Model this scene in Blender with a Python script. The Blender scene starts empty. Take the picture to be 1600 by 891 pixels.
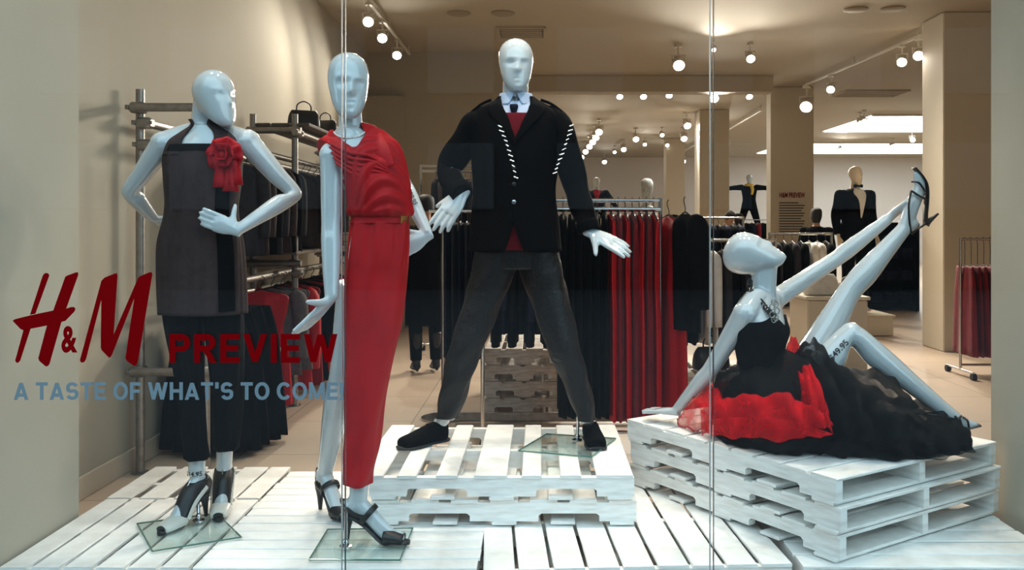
import bpy, bmesh, math, random, zlib
import numpy as np
from mathutils import Vector, Matrix

random.seed(7)
RNG = np.random.default_rng(7)
SC = bpy.context.scene
COL = SC.collection

# ------------------------------------------------------------------ camera
F, CX, CY, CAMZ = 1400.0, 845.0, 350.0, 1.24      # focal length and principal point in photo pixels, eye height over the pallet deck
cam_d = bpy.data.cameras.new('camera'); cam = bpy.data.objects.new('camera', cam_d); COL.objects.link(cam)
cam.location = (0, 0, CAMZ); cam.rotation_euler = (math.pi/2, 0, 0)
cam_d.sensor_width = 36; cam_d.lens = 36*F/1600
cam_d.shift_x = -(CX-800)/1600; cam_d.shift_y = -(445.5-CY)/1600
cam_d.clip_start = 0.05; cam_d.clip_end = 200
SC.camera = cam
try:
    SC.cycles.transparent_max_bounces = 24
except Exception: pass
# ------------------------------------------------------------------ sky (overcast evening daylight) and exposure
W = bpy.data.worlds.new('overcast_sky'); SC.world = W; W.use_nodes = True
bgn = W.node_tree.nodes['Background']; bgn.inputs['Color'].default_value = (0.58, 0.82, 1.0, 1); bgn.inputs['Strength'].default_value = 2.7
SC.view_settings.view_transform = 'Standard'; SC.view_settings.look = 'None'
SC.view_settings.exposure = 0.22; SC.view_settings.gamma = 1.0; SC.view_settings.use_curve_mapping = False
WARM = (1.0, 0.88, 0.75)
SPOT_W, STORE_W = 70.0, 380.0

# ------------------------------------------------------------------ helpers
def P(x, y, Y): return Vector(((x-CX)*Y/F, Y, CAMZ+(CY-y)*Y/F))           # the point at depth Y seen at photo pixel (x, y)
def G(x, y, z=0.0):                                                         # the point at height z seen at (x, y)
    Y = F*(CAMZ-z)/(y-CY); return Vector(((x-CX)*Y/F, Y, z))
def V(*a): return Vector(a)
def lin(c):
    return tuple((v/255/12.92) if v/255 <= 0.04045 else ((v/255+0.055)/1.055)**2.4 for v in c)

MATS = {}
def mat(name, rgb, rough=0.6, metal=0.0, noise=None, bump=None, coat=0.0, spec=None, sheen=0.0, emit=None, stretch=None):
    if name in MATS: return MATS[name]
    m = bpy.data.materials.new(name); m.use_nodes = True; MATS[name] = m
    nt = m.node_tree; b = nt.nodes['Principled BSDF']
    c = lin(rgb); b.inputs['Base Color'].default_value = (*c, 1)
    b.inputs['Roughness'].default_value = rough; b.inputs['Metallic'].default_value = metal
    if coat: b.inputs['Coat Weight'].default_value = coat; b.inputs['Coat Roughness'].default_value = 0.05
    if spec is not None: b.inputs['Specular IOR Level'].default_value = spec
    if sheen: b.inputs['Sheen Weight'].default_value = sheen
    if emit: b.inputs['Emission Color'].default_value = (*emit[0], 1); b.inputs['Emission Strength'].default_value = emit[1]
    if noise or bump:
        tc = nt.nodes.new('ShaderNodeTexCoord'); mp = nt.nodes.new('ShaderNodeMapping')
        nt.links.new(tc.outputs['Object'], mp.inputs['Vector'])
        if stretch: mp.inputs['Scale'].default_value = stretch
    if noise:
        sc, amt = noise[0], noise[1]
        n = nt.nodes.new('ShaderNodeTexNoise'); n.inputs['Scale'].default_value = sc; n.inputs['Detail'].default_value = 6
        nt.links.new(mp.outputs['Vector'], n.inputs['Vector'])
        r = nt.nodes.new('ShaderNodeMix'); r.data_type = 'RGBA'
        c2 = lin(noise[2]) if len(noise) > 2 else tuple(v*(1-amt) for v in c)
        mr = nt.nodes.new('ShaderNodeMapRange'); mr.inputs['From Min'].default_value = 0.42; mr.inputs['From Max'].default_value = 0.72
        mr.inputs['To Max'].default_value = amt if len(noise) > 2 else 1.0
        nt.links.new(n.outputs['Fac'], mr.inputs['Value']); nt.links.new(mr.outputs['Result'], r.inputs['Factor'])
        r.inputs['A'].default_value = (*c, 1); r.inputs['B'].default_value = (*c2, 1)
        nt.links.new(r.outputs['Result'], b.inputs['Base Color'])
    if bump:
        n2 = nt.nodes.new('ShaderNodeTexNoise'); n2.inputs['Scale'].default_value = bump[0]; n2.inputs['Detail'].default_value = 4
        nt.links.new(mp.outputs['Vector'], n2.inputs['Vector'])
        bp = nt.nodes.new('ShaderNodeBump'); bp.inputs['Strength'].default_value = bump[1]; bp.inputs['Distance'].default_value = 0.01
        nt.links.new(n2.outputs['Fac'], bp.inputs['Height']); nt.links.new(bp.outputs['Normal'], b.inputs['Normal'])
    return m
def glass_mat(name, tint=(1, 1, 1), refl=1.0, rough=0.0, ior=1.5):
    """thin sheet glass: Fresnel reflection over plain transmission"""
    m = bpy.data.materials.new(name); m.use_nodes = True; MATS[name] = m
    nt = m.node_tree; nt.nodes.clear()
    o = nt.nodes.new('ShaderNodeOutputMaterial'); mx = nt.nodes.new('ShaderNodeMixShader')
    t = nt.nodes.new('ShaderNodeBsdfTransparent'); t.inputs['Color'].default_value = (*tint, 1)
    g = nt.nodes.new('ShaderNodeBsdfGlossy'); g.inputs['Roughness'].default_value = rough; g.inputs['Color'].default_value = (refl, refl, refl, 1)
    geo = nt.nodes.new('ShaderNodeNewGeometry'); dt = nt.nodes.new('ShaderNodeVectorMath'); dt.operation = 'DOT_PRODUCT'
    nt.links.new(geo.outputs['Incoming'], dt.inputs[0]); nt.links.new(geo.outputs['Normal'], dt.inputs[1])
    def mth(op, a, b=None):
        q = nt.nodes.new('ShaderNodeMath'); q.operation = op
        for i, w in enumerate((a, b)):
            if w is None: continue
            if isinstance(w, (int, float)): q.inputs[i].default_value = w
            else: nt.links.new(w, q.inputs[i])
        return q.outputs[0]
    f0 = ((ior-1)/(ior+1))**2                                               # Schlick's Fresnel for sheet glass
    fr = mth('ADD', f0, mth('MULTIPLY', 1-f0, mth('POWER', mth('SUBTRACT', 1.0, mth('ABSOLUTE', dt.outputs['Value'])), 5.0)))
    nt.links.new(fr, mx.inputs['Fac']); nt.links.new(t.outputs[0], mx.inputs[1]); nt.links.new(g.outputs[0], mx.inputs[2])
    nt.links.new(mx.outputs[0], o.inputs['Surface'])
    return m
def sheer_mat(name, rgb, alpha):
    """net fabric: part cloth, part hole"""
    m = bpy.data.materials.new(name); m.use_nodes = True; MATS[name] = m
    b = m.node_tree.nodes['Principled BSDF']; b.inputs['Base Color'].default_value = (*lin(rgb), 1)
    b.inputs['Roughness'].default_value = 0.8; b.inputs['Alpha'].default_value = alpha
    b.inputs['Specular IOR Level'].default_value = 0.15
    nt = m.node_tree; tc = nt.nodes.new('ShaderNodeTexCoord'); n = nt.nodes.new('ShaderNodeTexNoise'); n.inputs['Scale'].default_value = 18; n.inputs['Detail'].default_value = 5
    mr = nt.nodes.new('ShaderNodeMapRange'); mr.inputs['From Min'].default_value = 0.35; mr.inputs['From Max'].default_value = 0.65
    mr.inputs['To Min'].default_value = max(0, alpha-0.12); mr.inputs['To Max'].default_value = min(1, alpha+0.14)
    nt.links.new(tc.outputs['Object'], n.inputs['Vector']); nt.links.new(n.outputs['Fac'], mr.inputs['Value']); nt.links.new(mr.outputs['Result'], b.inputs['Alpha'])
    return m

class MB:
    """collects shapes; build() links them as ONE mesh object"""
    def __init__(s): s.v = []; s.f = []; s.n = 0
    def add(s, v, f):
        v = np.asarray(v, float).reshape(-1, 3)
        s.v.append(v); s.f += [tuple(int(i)+s.n for i in q) for q in f]; s.n += len(v)
        return s
    def box(s, c, d, rz=0.0, bev=0.0, ax=None):
        c = np.array(c, float); hx, hy, hz = d[0]/2, d[1]/2, d[2]/2
        if bev:
            b = min(bev, hx*0.8, hy*0.8, hz*0.8)
            bm = bmesh.new(); bmesh.ops.create_cube(bm, size=1)
            for q in bm.verts: q.co = Vector((q.co.x*2*hx, q.co.y*2*hy, q.co.z*2*hz))
            bmesh.ops.bevel(bm, geom=bm.edges[:], offset=b, segments=1, affect='EDGES')
            bm.verts.index_update()
            v = np.array([q.co[:] for q in bm.verts]); f = [[q.index for q in fc.verts] for fc in bm.faces]; bm.free()
        else:
            v = np.array([(x, y, z) for z in (-hz, hz) for y in (-hy, hy) for x in (-hx, hx)])
            f = [(0, 2, 3, 1), (4, 5, 7, 6), (0, 1, 5, 4), (2, 6, 7, 3), (0, 4, 6, 2), (1, 3, 7, 5)]
        if rz:
            R = np.array(Matrix.Rotation(rz, 3, 'Z')); v = v@R.T
        if ax is not None:
            v = v@np.array(ax).T
        return s.add(v+c, f)
    def prism(s, pts, z0, z1):
        n = len(pts); v = [(p[0], p[1], z0) for p in pts]+[(p[0], p[1], z1) for p in pts]
        f = [tuple(range(n))[::-1], tuple(range(n, 2*n))]+[(i, (i+1) % n, n+(i+1) % n, n+i) for i in range(n)]
        return s.add(v, f)
    def tube(s, pts, r, n=10, k=1, cap=True, flat=1.0, up=None):
        return s.add(*loft(tube_st(pts, r, flat, up), k, n, cap=cap))
    def ball(s, c, r, n=12, scl=(1, 1, 1)):
        c = Vector(c); S = []
        for i in range(9):
            a = math.pi*i/8; rr = max(r*math.sin(a), r*0.02)
            S.append((c+V(0, 0, -math.cos(a)*r*scl[2]), V(1, 0, 0), V(0, -1, 0), rr*scl[0], rr*scl[1], rr*scl[1]))
        return s.add(*loft(S, 1, n))
    def mesh(s, name):
        me = bpy.data.meshes.new(name); v = np.concatenate(s.v) if s.v else np.zeros((0, 3))
        me.from_pydata([tuple(q) for q in v], [], s.f); me.update()
        return me
    def build(s, name, m, parent=None, smooth=True, local=False, angle=40):
        if parent is not None and not local:
            o0 = wloc(parent); s.v = [v-np.array(o0) for v in s.v]
        me = s.mesh(name)
        return link(name, me, m, parent, smooth, angle)
def wloc(o):
    l = Vector(o.location)
    while o.parent is not None: o = o.parent; l = l+Vector(o.location)
    return l
def fix_smooth(me, smooth=True, angle=40):
    me.polygons.foreach_set('use_smooth', [bool(smooth)]*len(me.polygons))
    if smooth and angle < 170:
        try: me.set_sharp_from_angle(angle=math.radians(angle))
        except Exception: pass
def link(name, me, m, parent=None, smooth=True, angle=40):
    if m is not None and not me.materials: me.materials.append(m)
    fix_smooth(me, smooth, angle)
    o = bpy.data.objects.new(name, me); COL.objects.link(o)
    if parent is not None: o.parent = parent
    return o
ORDW = ['first', 'second', 'third', 'fourth', 'fifth', 'sixth', 'seventh', 'eighth', 'ninth', 'tenth', 'eleventh', 'twelfth', 'thirteenth']
def tag(o, label, cat, group=None, kind=None):
    if label: o['label'] = label
    if cat: o['category'] = cat
    if group: o['group'] = group
    if kind: o['kind'] = kind
    return o
def thing(name, label, cat, loc, group=None, rz=0.0):
    o = bpy.data.objects.new(name, None); COL.objects.link(o); o.empty_display_size = 0.1
    o.location = loc; o.rotation_euler = (0, 0, rz)
    return tag(o, label, cat, group)
def struct(name, mb, m, parent=None, smooth=False, label=None):
    o = mb.build(name, m, parent, smooth=smooth)
    if parent is None:
        o['kind'] = 'structure'
        if label: o['label'] = label
    return o
def copy_tree(o, parent=None, loc=None, rz=None, label=None, group=None):
    c = o.copy(); COL.objects.link(c)
    if parent is not None: c.parent = parent
    if loc is not None: c.location = loc
    if rz is not None: c.rotation_euler = (0, 0, rz)
    if label: c['label'] = label
    if group: c['group'] = group
    for ch in [q for q in o.children]: copy_tree(ch, c)
    return c

def rows12(S): return np.array([[*c, *u, *v, a, b, d] for (c, u, v, a, b, d) in S], float)
def resample(A, k):
    if k <= 1: return A
    n = len(A); out = []
    for i in range(n-1):
        p0, p1, p2, p3 = A[max(i-1, 0)], A[i], A[i+1], A[min(i+2, n-1)]
        for j in range(k):
            t = j/k
            out.append(0.5*((2*p1)+(-p0+p2)*t+(2*p0-5*p1+4*p2-p3)*t*t+(-p0+3*p1-3*p2+p3)*t**3))
    out.append(A[-1]); return np.array(out)
def grid(S, k, n, th0=None, th1=None, off=None, p=1.0, t0=None, t1=None, full=True):
    """points of a lofted surface; th = 0 is the front (v), +pi/2 the side u"""
    A = resample(rows12(S), k); m = len(A)
    T = np.linspace(0, 1, m)[:, None].repeat(n, 1)
    if full: TH = np.linspace(0, 2*np.pi, n, endpoint=False)[None, :].repeat(m, 0)
    else:
        tt = np.linspace(0, 1, m)
        if callable(th0) or callable(th1):
            a = t0(0) if t0 else 0.0; b = t1(0) if t1 else 1.0; tt = a+(b-a)*tt
        lo = np.array([th0(t) if callable(th0) else th0 for t in tt]); hi = np.array([th1(t) if callable(th1) else th1 for t in tt])
        TH = lo[:, None]+(hi-lo)[:, None]*np.linspace(0, 1, n)[None, :]
    if t0 is not None or t1 is not None:
        a = np.vectorize(t0, otypes=[float])(TH[0]) if t0 else np.zeros(n); b = np.vectorize(t1, otypes=[float])(TH[0]) if t1 else np.ones(n)
        T = a[None, :]+(b-a)[None, :]*np.linspace(0, 1, m)[:, None]
    fi = np.clip(T*(m-1), 0, m-1-1e-9); i0 = fi.astype(int); w = (fi-i0)[..., None]
    R = A[i0]*(1-w)+A[i0+1]*w if m > 1 else A[i0]
    s, c = np.sin(TH), np.cos(TH)
    sp, cp = np.sign(s)*np.abs(s)**p, np.sign(c)*np.abs(c)**p
    rv = np.where(c > 0, R[..., 10], R[..., 11])
    D = R[..., 3:6]*s[..., None]+R[..., 6:9]*c[..., None]
    pts = R[..., 0:3]+R[..., 3:6]*(R[..., 9]*sp)[..., None]+R[..., 6:9]*(rv*cp)[..., None]
    if off is not None:
        o = off(T, TH) if callable(off) else off
        pts = pts+D*(np.asarray(o)[..., None] if not np.isscalar(o) else o)
    return pts, D, T, TH
def orient(v, f):
    v = np.asarray(v); vol = 0.0
    for q in f[::max(1, len(f)//400)] if len(f) > 2000 else f:
        a = v[q[0]]
        for i in range(1, len(q)-1): vol += np.dot(a, np.cross(v[q[i]], v[q[i+1]]))
    return f if vol >= 0 else [tuple(q)[::-1] for q in f]
def loft(S, k=4, n=20, off=None, cap=True, p=1.0):
    g, D, T, TH = grid(S, k, n, off=off, p=p); m = g.shape[0]
    v = g.reshape(-1, 3)
    f = [(i*n+j, i*n+(j+1) % n, (i+1)*n+(j+1) % n, (i+1)*n+j) for i in range(m-1) for j in range(n)]
    if cap:
        N = len(v); v = np.vstack([v, g[0].mean(0), g[-1].mean(0)])
        f += [(N, (j+1) % n, j) for j in range(n)]+[(N+1, (m-1)*n+j, (m-1)*n+(j+1) % n) for j in range(n)]
    return v, orient(v-v.mean(0), f)
def shell(S, k=4, n=32, th0=-math.pi, th1=math.pi, off=None, thick=0.006, t0=None, t1=None, p=1.0, full=False):
    """thick open cloth surface wrapped round stations S"""
    g, D, T, TH = grid(S, k, n, th0, th1, off, p, t0, t1, full); m = g.shape[0]
    gi = g-D*thick; v = np.vstack([g.reshape(-1, 3), gi.reshape(-1, 3)]); N = m*n
    nn = n if full else n-1
    f = []
    for i in range(m-1):
        for j in range(nn):
            a, b, c, d = i*n+j, i*n+(j+1) % n, (i+1)*n+(j+1) % n, (i+1)*n+j
            f += [(a, b, c, d), (N+d, N+c, N+b, N+a)]
    for j in range(nn):
        a, b = j, (j+1) % n; f.append((b, a, N+a, N+b))
        a, b = (m-1)*n+j, (m-1)*n+(j+1) % n; f.append((a, b, N+b, N+a))
    if not full:
        for i in range(m-1):
            a, b = i*n, (i+1)*n; f.append((a, b, N+b, N+a))
            a, b = i*n+n-1, (i+1)*n+n-1; f.append((b, a, N+a, N+b))
    return v, orient(v-v.mean(0), f)
def tube_st(pts, r, flat=1.0, up=None):
    pts = [Vector(q) for q in pts]; n = len(pts)
    if np.isscalar(r): r = [r]*n
    if np.isscalar(flat): flat = [flat]*n
    tg = [(pts[min(i+1, n-1)]-pts[max(i-1, 0)]).normalized() for i in range(n)]
    u = Vector(up) if up is not None else (V(1, 0, 0) if abs(tg[0].x) < 0.8 else V(0, 1, 0))
    S = []
    for i in range(n):
        u = (u-tg[i]*u.dot(tg[i])).normalized(); v = tg[i].cross(u)
        S.append((pts[i], u.copy(), v, r[i], r[i]*flat[i], r[i]*flat[i]))
    return S
def prof(Y, rows, yaw=0.0):
    """stations from a silhouette: rows (y, xl, xr, r_front, r_back[, dY])"""
    S = []; u = V(math.cos(yaw), math.sin(yaw), 0); v = V(math.sin(yaw), -math.cos(yaw), 0)
    for q in rows:
        d = Y+(q[5] if len(q) > 5 else 0)
        S.append((P((q[1]+q[2])/2, q[0], d), u, v, (q[2]-q[1])/2*d/F, q[3], q[4]))
    return S
def remesh(mb, voxel=0.006, it=5, fac=0.5):
    me = mb.mesh('tmp'); o = bpy.data.objects.new('tmp', me); COL.objects.link(o)
    a = o.modifiers.new('r', 'REMESH'); a.mode = 'VOXEL'; a.voxel_size = voxel
    b = o.modifiers.new('s', 'SMOOTH'); b.factor = fac; b.iterations = it
    dg = bpy.context.evaluated_depsgraph_get(); dg.update()
    out = bpy.data.meshes.new_from_object(o.evaluated_get(dg))
    bpy.data.objects.remove(o); bpy.data.meshes.remove(me)
    return out
def skin(mb, name, m, parent, voxel=0.006, it=5, fac=0.5):
    if parent is not None:
        o0 = np.array(wloc(parent)); mb.v = [v-o0 for v in mb.v]
    return link(name, remesh(mb, voxel, it, fac), m, parent, True, 180)
def text_pts(s, bold=0.0):
    """vertices and faces of a line of lettering, cap height 1, left bottom at the origin"""
    c = bpy.data.curves.new('t', 'FONT'); c.body = s; c.size = 1; c.offset = bold; c.resolution_u = 4
    o = bpy.data.objects.new('t', c); COL.objects.link(o)
    dg = bpy.context.evaluated_depsgraph_get(); dg.update()
    me = bpy.data.meshes.new_from_object(o.evaluated_get(dg))
    v = np.array([q.co[:] for q in me.vertices]); f = [tuple(q.vertices) for q in me.polygons]
    bpy.data.objects.remove(o); bpy.data.curves.remove(c); bpy.data.meshes.remove(me)
    return v, f
def fit_text(s, w, h, bold=0.0):
    v, f = text_pts(s, bold); lo, hi = v.min(0), v.max(0)
    v = v-lo; v[:, 0] *= w/(hi[0]-lo[0]); v[:, 1] *= h/(hi[1]-lo[1]); v[:, 2] = 0
    return v, f
def thicken(v, f, d):
    n = len(v); from collections import Counter
    v2 = np.vstack([v, v-np.array(d)]); fs = list(f)+[tuple(i+n for i in q)[::-1] for q in f]
    e = Counter()
    for q in f:
        for i in range(len(q)): e[(q[i], q[(i+1) % len(q)])] += 1
    for (a, b) in e:
        if (b, a) not in e: fs.append((b, a, a+n, b+n))
    return v2, fs
def cyl_text(s, c, axis, normal, r, h, w, bold=0.02):
    """lettering wrapped on a limb: c on the limb's axis, text runs round the limb"""
    v, f = fit_text(s, w, h, bold); v[:, 0] -= w/2; v[:, 1] -= h/2
    ax = Vector(axis).normalized(); nn = Vector(normal); nn = (nn-ax*nn.dot(ax)).normalized(); sd = ax.cross(nn)
    out = []
    for q in v:
        a = q[0]/r; out.append(Vector(c)+ax*q[1]+(nn*math.cos(a)+sd*math.sin(a))*r)
    return np.array([o[:] for o in out]), f
def along_text(s, c, axis, normal, r, h, w, bold=0.02):
    """lettering running along a limb"""
    v, f = fit_text(s, w, h, bold); v[:, 0] -= w/2; v[:, 1] -= h/2
    ax = Vector(axis).normalized(); nn = Vector(normal); nn = (nn-ax*nn.dot(ax)).normalized(); sd = nn.cross(ax)
    out = []
    for q in v:
        a = q[1]/r; out.append(Vector(c)+ax*q[0]+(nn*math.cos(a)+sd*math.sin(a))*r)
    return np.array([o[:] for o in out]), f

# ------------------------------------------------------------------ materials
M_WHITE = mat('gloss_white_mannequin', (186, 193, 196), 0.10, coat=1.0)
M_PAINT = mat('white_painted_wood', (240, 238, 234), 0.55, noise=(9, 0.4, (176, 168, 158)), bump=(30, 0.25), stretch=(1, 1, 6))
M_PAINT2 = mat('white_painted_wood_worn', (212, 206, 198), 0.6, noise=(12, 0.7, (140, 126, 112)), bump=(40, 0.3), stretch=(1, 1, 6))
M_WALL = mat('warm_plaster', (176, 168, 151), 0.8, noise=(1.2, 0.05), bump=(60, 0.04))
M_CEIL = mat('ceiling_paint', (178, 167, 147), 0.85, noise=(1.0, 0.04))
M_COLUMN = mat('column_paint', (204, 194, 174), 0.75, noise=(1.5, 0.05))
M_CHROME = mat('chrome', (205, 205, 205), 0.18, 1.0)
M_STEEL = mat('galvanised_steel', (158, 152, 146), 0.42, 0.85, noise=(25, 0.3))
M_BLACK = mat('black_cloth', (8, 7, 8), spec=0.05, rough=0.85, noise=(40, 0.3), bump=(250, 0.15))
M_BLACK2 = mat('black_wool', (6, 5, 6), spec=0.05, rough=0.9, bump=(300, 0.06))
M_LEATHER = mat('black_leather', (13, 12, 12), 0.42, bump=(120, 0.1))
M_COATED = mat('dark_grey_coated_denim', (17, 15, 16), 0.5, noise=(14, 0.35), bump=(35, 0.6), spec=0.3)
M_BROWN = mat('dark_brown_chiffon', (58, 45, 44), spec=0.15, rough=0.8, noise=(30, 0.25), bump=(200, 0.15))
M_RED = mat('red_jersey', (178, 4, 16), 0.6, noise=(10, 0.2), spec=0.25)
M_DRED = mat('dark_red_cloth', (120, 6, 20), spec=0.15, rough=0.65, noise=(12, 0.35), sheen=0.1)
M_ROSE = mat('red_silk_petal', (172, 8, 22), 0.6, spec=0.2)
M_SWEAT = mat('burgundy_knit', (96, 8, 20), spec=0.15, rough=0.85, bump=(300, 0.3))
M_SHIRT = mat('pale_blue_shirt', (176, 190, 214), 0.75)
M_NAVY = mat('navy_cloth', (24, 26, 40), spec=0.05, rough=0.8, noise=(20, 0.3))
M_GREY = mat('grey_cloth', (92, 84, 86), spec=0.15, rough=0.85, noise=(18, 0.3))
M_DGREY = mat('charcoal_cloth', (46, 44, 48), spec=0.15, rough=0.85, noise=(18, 0.3))
M_WHITEC = mat('white_cotton', (230, 226, 220), 0.85, noise=(14, 0.15))
M_SKIN = mat('skin', (196, 150, 124), 0.6)
M_HAIR = mat('dark_hair', (24, 18, 16), 0.6, bump=(200, 0.4))
M_WOODSH = mat('dark_shelf_wood', (96, 84, 74), 0.7, noise=(10, 0.3), stretch=(6, 1, 1))
M_GOLD = mat('gold_clasp', (190, 150, 80), 0.3, 1.0)
M_INK = mat('black_ink', (20, 22, 26), 0.5)
M_LOGO = mat('red_vinyl', (118, 0, 4), 0.8, spec=0.03)
M_BLUEV = mat('grey_blue_vinyl', (110, 126, 132), 0.8, spec=0.05)
M_CREAM = mat('cream_patent', (206, 202, 192), 0.3)
M_LAMPW = mat('white_lamp_housing', (214, 208, 196), 0.4)
M_LENS = mat('lamp_lens', (255, 250, 240), 0.3, emit=((1.0, 0.93, 0.82), 22.0))
M_SKYP = mat('daylight_panel', (255, 255, 255), 0.4, emit=((0.86, 0.94, 1.0), 3.2))
M_RUBBER = mat('rubber', (30, 30, 32), 0.7)
M_DENIM = mat('folded_denim', (28, 34, 58), spec=0.15, rough=0.85, noise=(20, 0.4))
M_PANE = glass_mat('shop_window_glass', (0.965, 0.985, 0.975), 1.0)
M_PLATE = glass_mat('base_plate_glass', (0.93, 0.97, 0.955), 1.0)
M_GEDGE = mat('glass_edge', (70, 110, 98), 0.15)
M_TULLE_B = sheer_mat('black_tulle', (10, 9, 10), 0.62)
M_TULLE_R = sheer_mat('red_tulle', (206, 8, 22), 0.55)
# ================================================================== THE SETTING
FZ, CZ = -0.15, 3.54
LWX, GY = -2.32, 3.10
# floor with large tiles
mf = bpy.data.materials.new('store_floor_tile'); mf.use_nodes = True; nt = mf.node_tree; b = nt.nodes['Principled BSDF']
tc = nt.nodes.new('ShaderNodeTexCoord'); br = nt.nodes.new('ShaderNodeTexBrick'); br.offset = 0.0
br.inputs['Scale'].default_value = 1.0; br.inputs['Brick Width'].default_value = 0.9; br.inputs['Row Height'].default_value = 0.9
br.inputs['Mortar Size'].default_value = 0.006; br.inputs['Color1'].default_value = (*lin((206, 184, 162)), 1); br.inputs['Color2'].default_value = (*lin((200, 178, 156)), 1)
br.inputs['Mortar'].default_value = (*lin((168, 148, 128)), 1)
nt.links.new(tc.outputs['Object'], br.inputs['Vector']); nt.links.new(br.outputs['Color'], b.inputs['Base Color']); b.inputs['Roughness'].default_value = 0.5
struct('floor', MB().box((6.8, 17.2, FZ-0.1), (18.6, 28.4, 0.2)), mf, label='beige tiled shop floor')
struct('ceiling', MB().box((6.8, 17.2, CZ+0.1), (18.6, 28.4, 0.2)), M_CEIL, label='beige painted shop ceiling')
struct('wall_left', MB().box((LWX-0.1, 7.6, (FZ+CZ)/2), (0.2, 9.0, CZ-FZ)), M_WALL, label='beige plaster wall behind the scaffold shelf')
struct('wall_cross', MB().box((-1.36, 12.1, (FZ+CZ)/2), (2.0, 0.2, CZ-FZ)), M_WALL, label='beige cross wall deep in the shop')
struct('trim_1', MB().box((-2.07, 11.94, (FZ+CZ)/2-0.3), (0.5, 0.12, CZ-FZ-0.6)), M_WALL, label='pale wall panel in the far left corner')
struct('wall_inner', MB().box((-0.48, 21.6, (FZ+CZ)/2), (0.2, 18.8, CZ-FZ)), M_WALL, label='side wall of the deep sales floor')
struct('wall_back', MB().box((7.8, 31.1, (FZ+CZ)/2), (16.6, 0.2, CZ-FZ)), mat('back_wall_paint', (222, 214, 206), 0.8), label='pale back wall of the shop')
struct('wall_right', MB().box((16.0, 17.2, (FZ+CZ)/2), (0.2, 28.4, CZ-FZ)), M_WALL, label='right wall of the shop')
# shop front: side piers, head and the wall beside the window
struct('wall_front', MB().box((-2.65, 3.1, 1.7), (0.5, 0.3, 4.2)).box((9.2, 3.1, 1.7), (14.0, 0.3, 4.2)).box((6.8, 3.1, 3.72), (18.6, 0.3, 0.36)), M_WALL, label='shop front wall around the window')
struct('trim_2', MB().box((-2.21, 3.5, 1.72), (0.46, 0.70, 3.64), bev=0.01), M_WALL, label='beige pier at the left end of the window')
struct('trim_3', MB().box((2.21, 3.55, 1.72), (0.46, 0.80, 3.64), bev=0.01), M_WALL, label='beige pier at the right end of the window')
struct('baseboard_left', MB().box((LWX+0.008, 7.9, FZ+0.06), (0.016, 8.1, 0.12), bev=0.004), mat('base_trim', (196, 182, 162), 0.6), label='skirting board along the left wall')
struct('trim_4', MB().box((1.6, 14.0, CZ-0.13), (4.0, 0.3, 0.26), bev=0.01), M_CEIL, label='shallow ceiling beam')
for nm, x0, x1, y0, y1 in (('column_signed', 3.85, 4.57, 15.0, 15.3), ('column_mid', 3.19, 3.79, 18.0, 18.6), ('column_far', 3.36, 3.86, 24.0, 24.5), ('column_right', 4.36, 5.6, 9.7, 10.25)):
    o = struct('column', MB().box(((x0+x1)/2, (y0+y1)/2, (FZ+CZ)/2), (x1-x0, y1-y0, CZ-FZ), bev=0.012), M_COLUMN,
               label={'column_signed': 'square beige column with a printed notice', 'column_mid': 'slim pale column left of the column with the notice', 'column_far': 'far slim column near the back wall', 'column_right': 'broad beige column behind the raised leg'}[nm])
# display window: three panes with open silicone joints, sill and head channel
win = bpy.data.objects.new('window_1', None); COL.objects.link(win); win.location = (0, GY, -0.15); win['kind'] = 'structure'; win['label'] = 'shop window of three tall glass panes'
JX = [-1.975, -0.682, 0.591, 1.975]
for a, c in zip(JX[:-1], JX[1:]):
    MB().box(((a+c)/2, GY, 1.62), (c-a-0.008, 0.012, 3.52)).build('pane', M_PANE, win, smooth=False)
for x in JX[1:-1]:
    for dx in (-0.006, 0.006):
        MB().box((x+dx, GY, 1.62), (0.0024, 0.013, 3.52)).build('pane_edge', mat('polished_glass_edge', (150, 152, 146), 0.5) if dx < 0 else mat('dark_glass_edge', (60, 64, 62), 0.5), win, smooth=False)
MB().box((0, GY, -0.15), (3.96, 0.07, 0.05), bev=0.004).build('sill_channel', M_STEEL, win, smooth=False)
MB().box((0, GY, 3.4), (3.96, 0.07, 0.05), bev=0.004).build('head_channel', M_STEEL, win, smooth=False)
# outside: pavement and the buildings across the street, seen only as reflections
struct('pavement', MB().box((0, -18.5, -0.35), (90, 43, 0.2)), mat('grey_pavement', (52, 52, 54), 0.85, noise=(3, 0.15)), label='grey pavement outside the window')
bl = thing('street_building', 'dark brick building across the street', 'building', (0, -14, -0.25))
MB().box((-9, -16, 4.6), (40, 4, 9.7)).build('wall', mat('dark_brick', (36, 33, 33), 0.8, noise=(4, 0.3)), bl, smooth=False)
M_WINP = mat('dim_window', (66, 68, 70), 0.6)
for i in range(13):
    for j in range(3):
        MB().box((-25+i*2.9, -13.96, 2.3+j*2.6), (1.5, 0.14, 1.5), bev=0.03).build('window', M_WINP, bl, smooth=False)
pw = thing('canopy_building', 'low pale canopy building beyond the right of the window', 'building', (13.5, -24, -0.25))
MB().box((13.5, -24, 1.15), (2, 30, 2.8)).build('wall', mat('pale_render', (225, 220, 205), 0.7), pw, smooth=False)
for i in range(8):
    MB().box((12.47, -11-i*3.4, 0.6), (0.1, 0.5, 1.7), bev=0.02).build('pillar', mat('canopy_pillar', (150, 146, 138), 0.6), pw, smooth=False)

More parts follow.
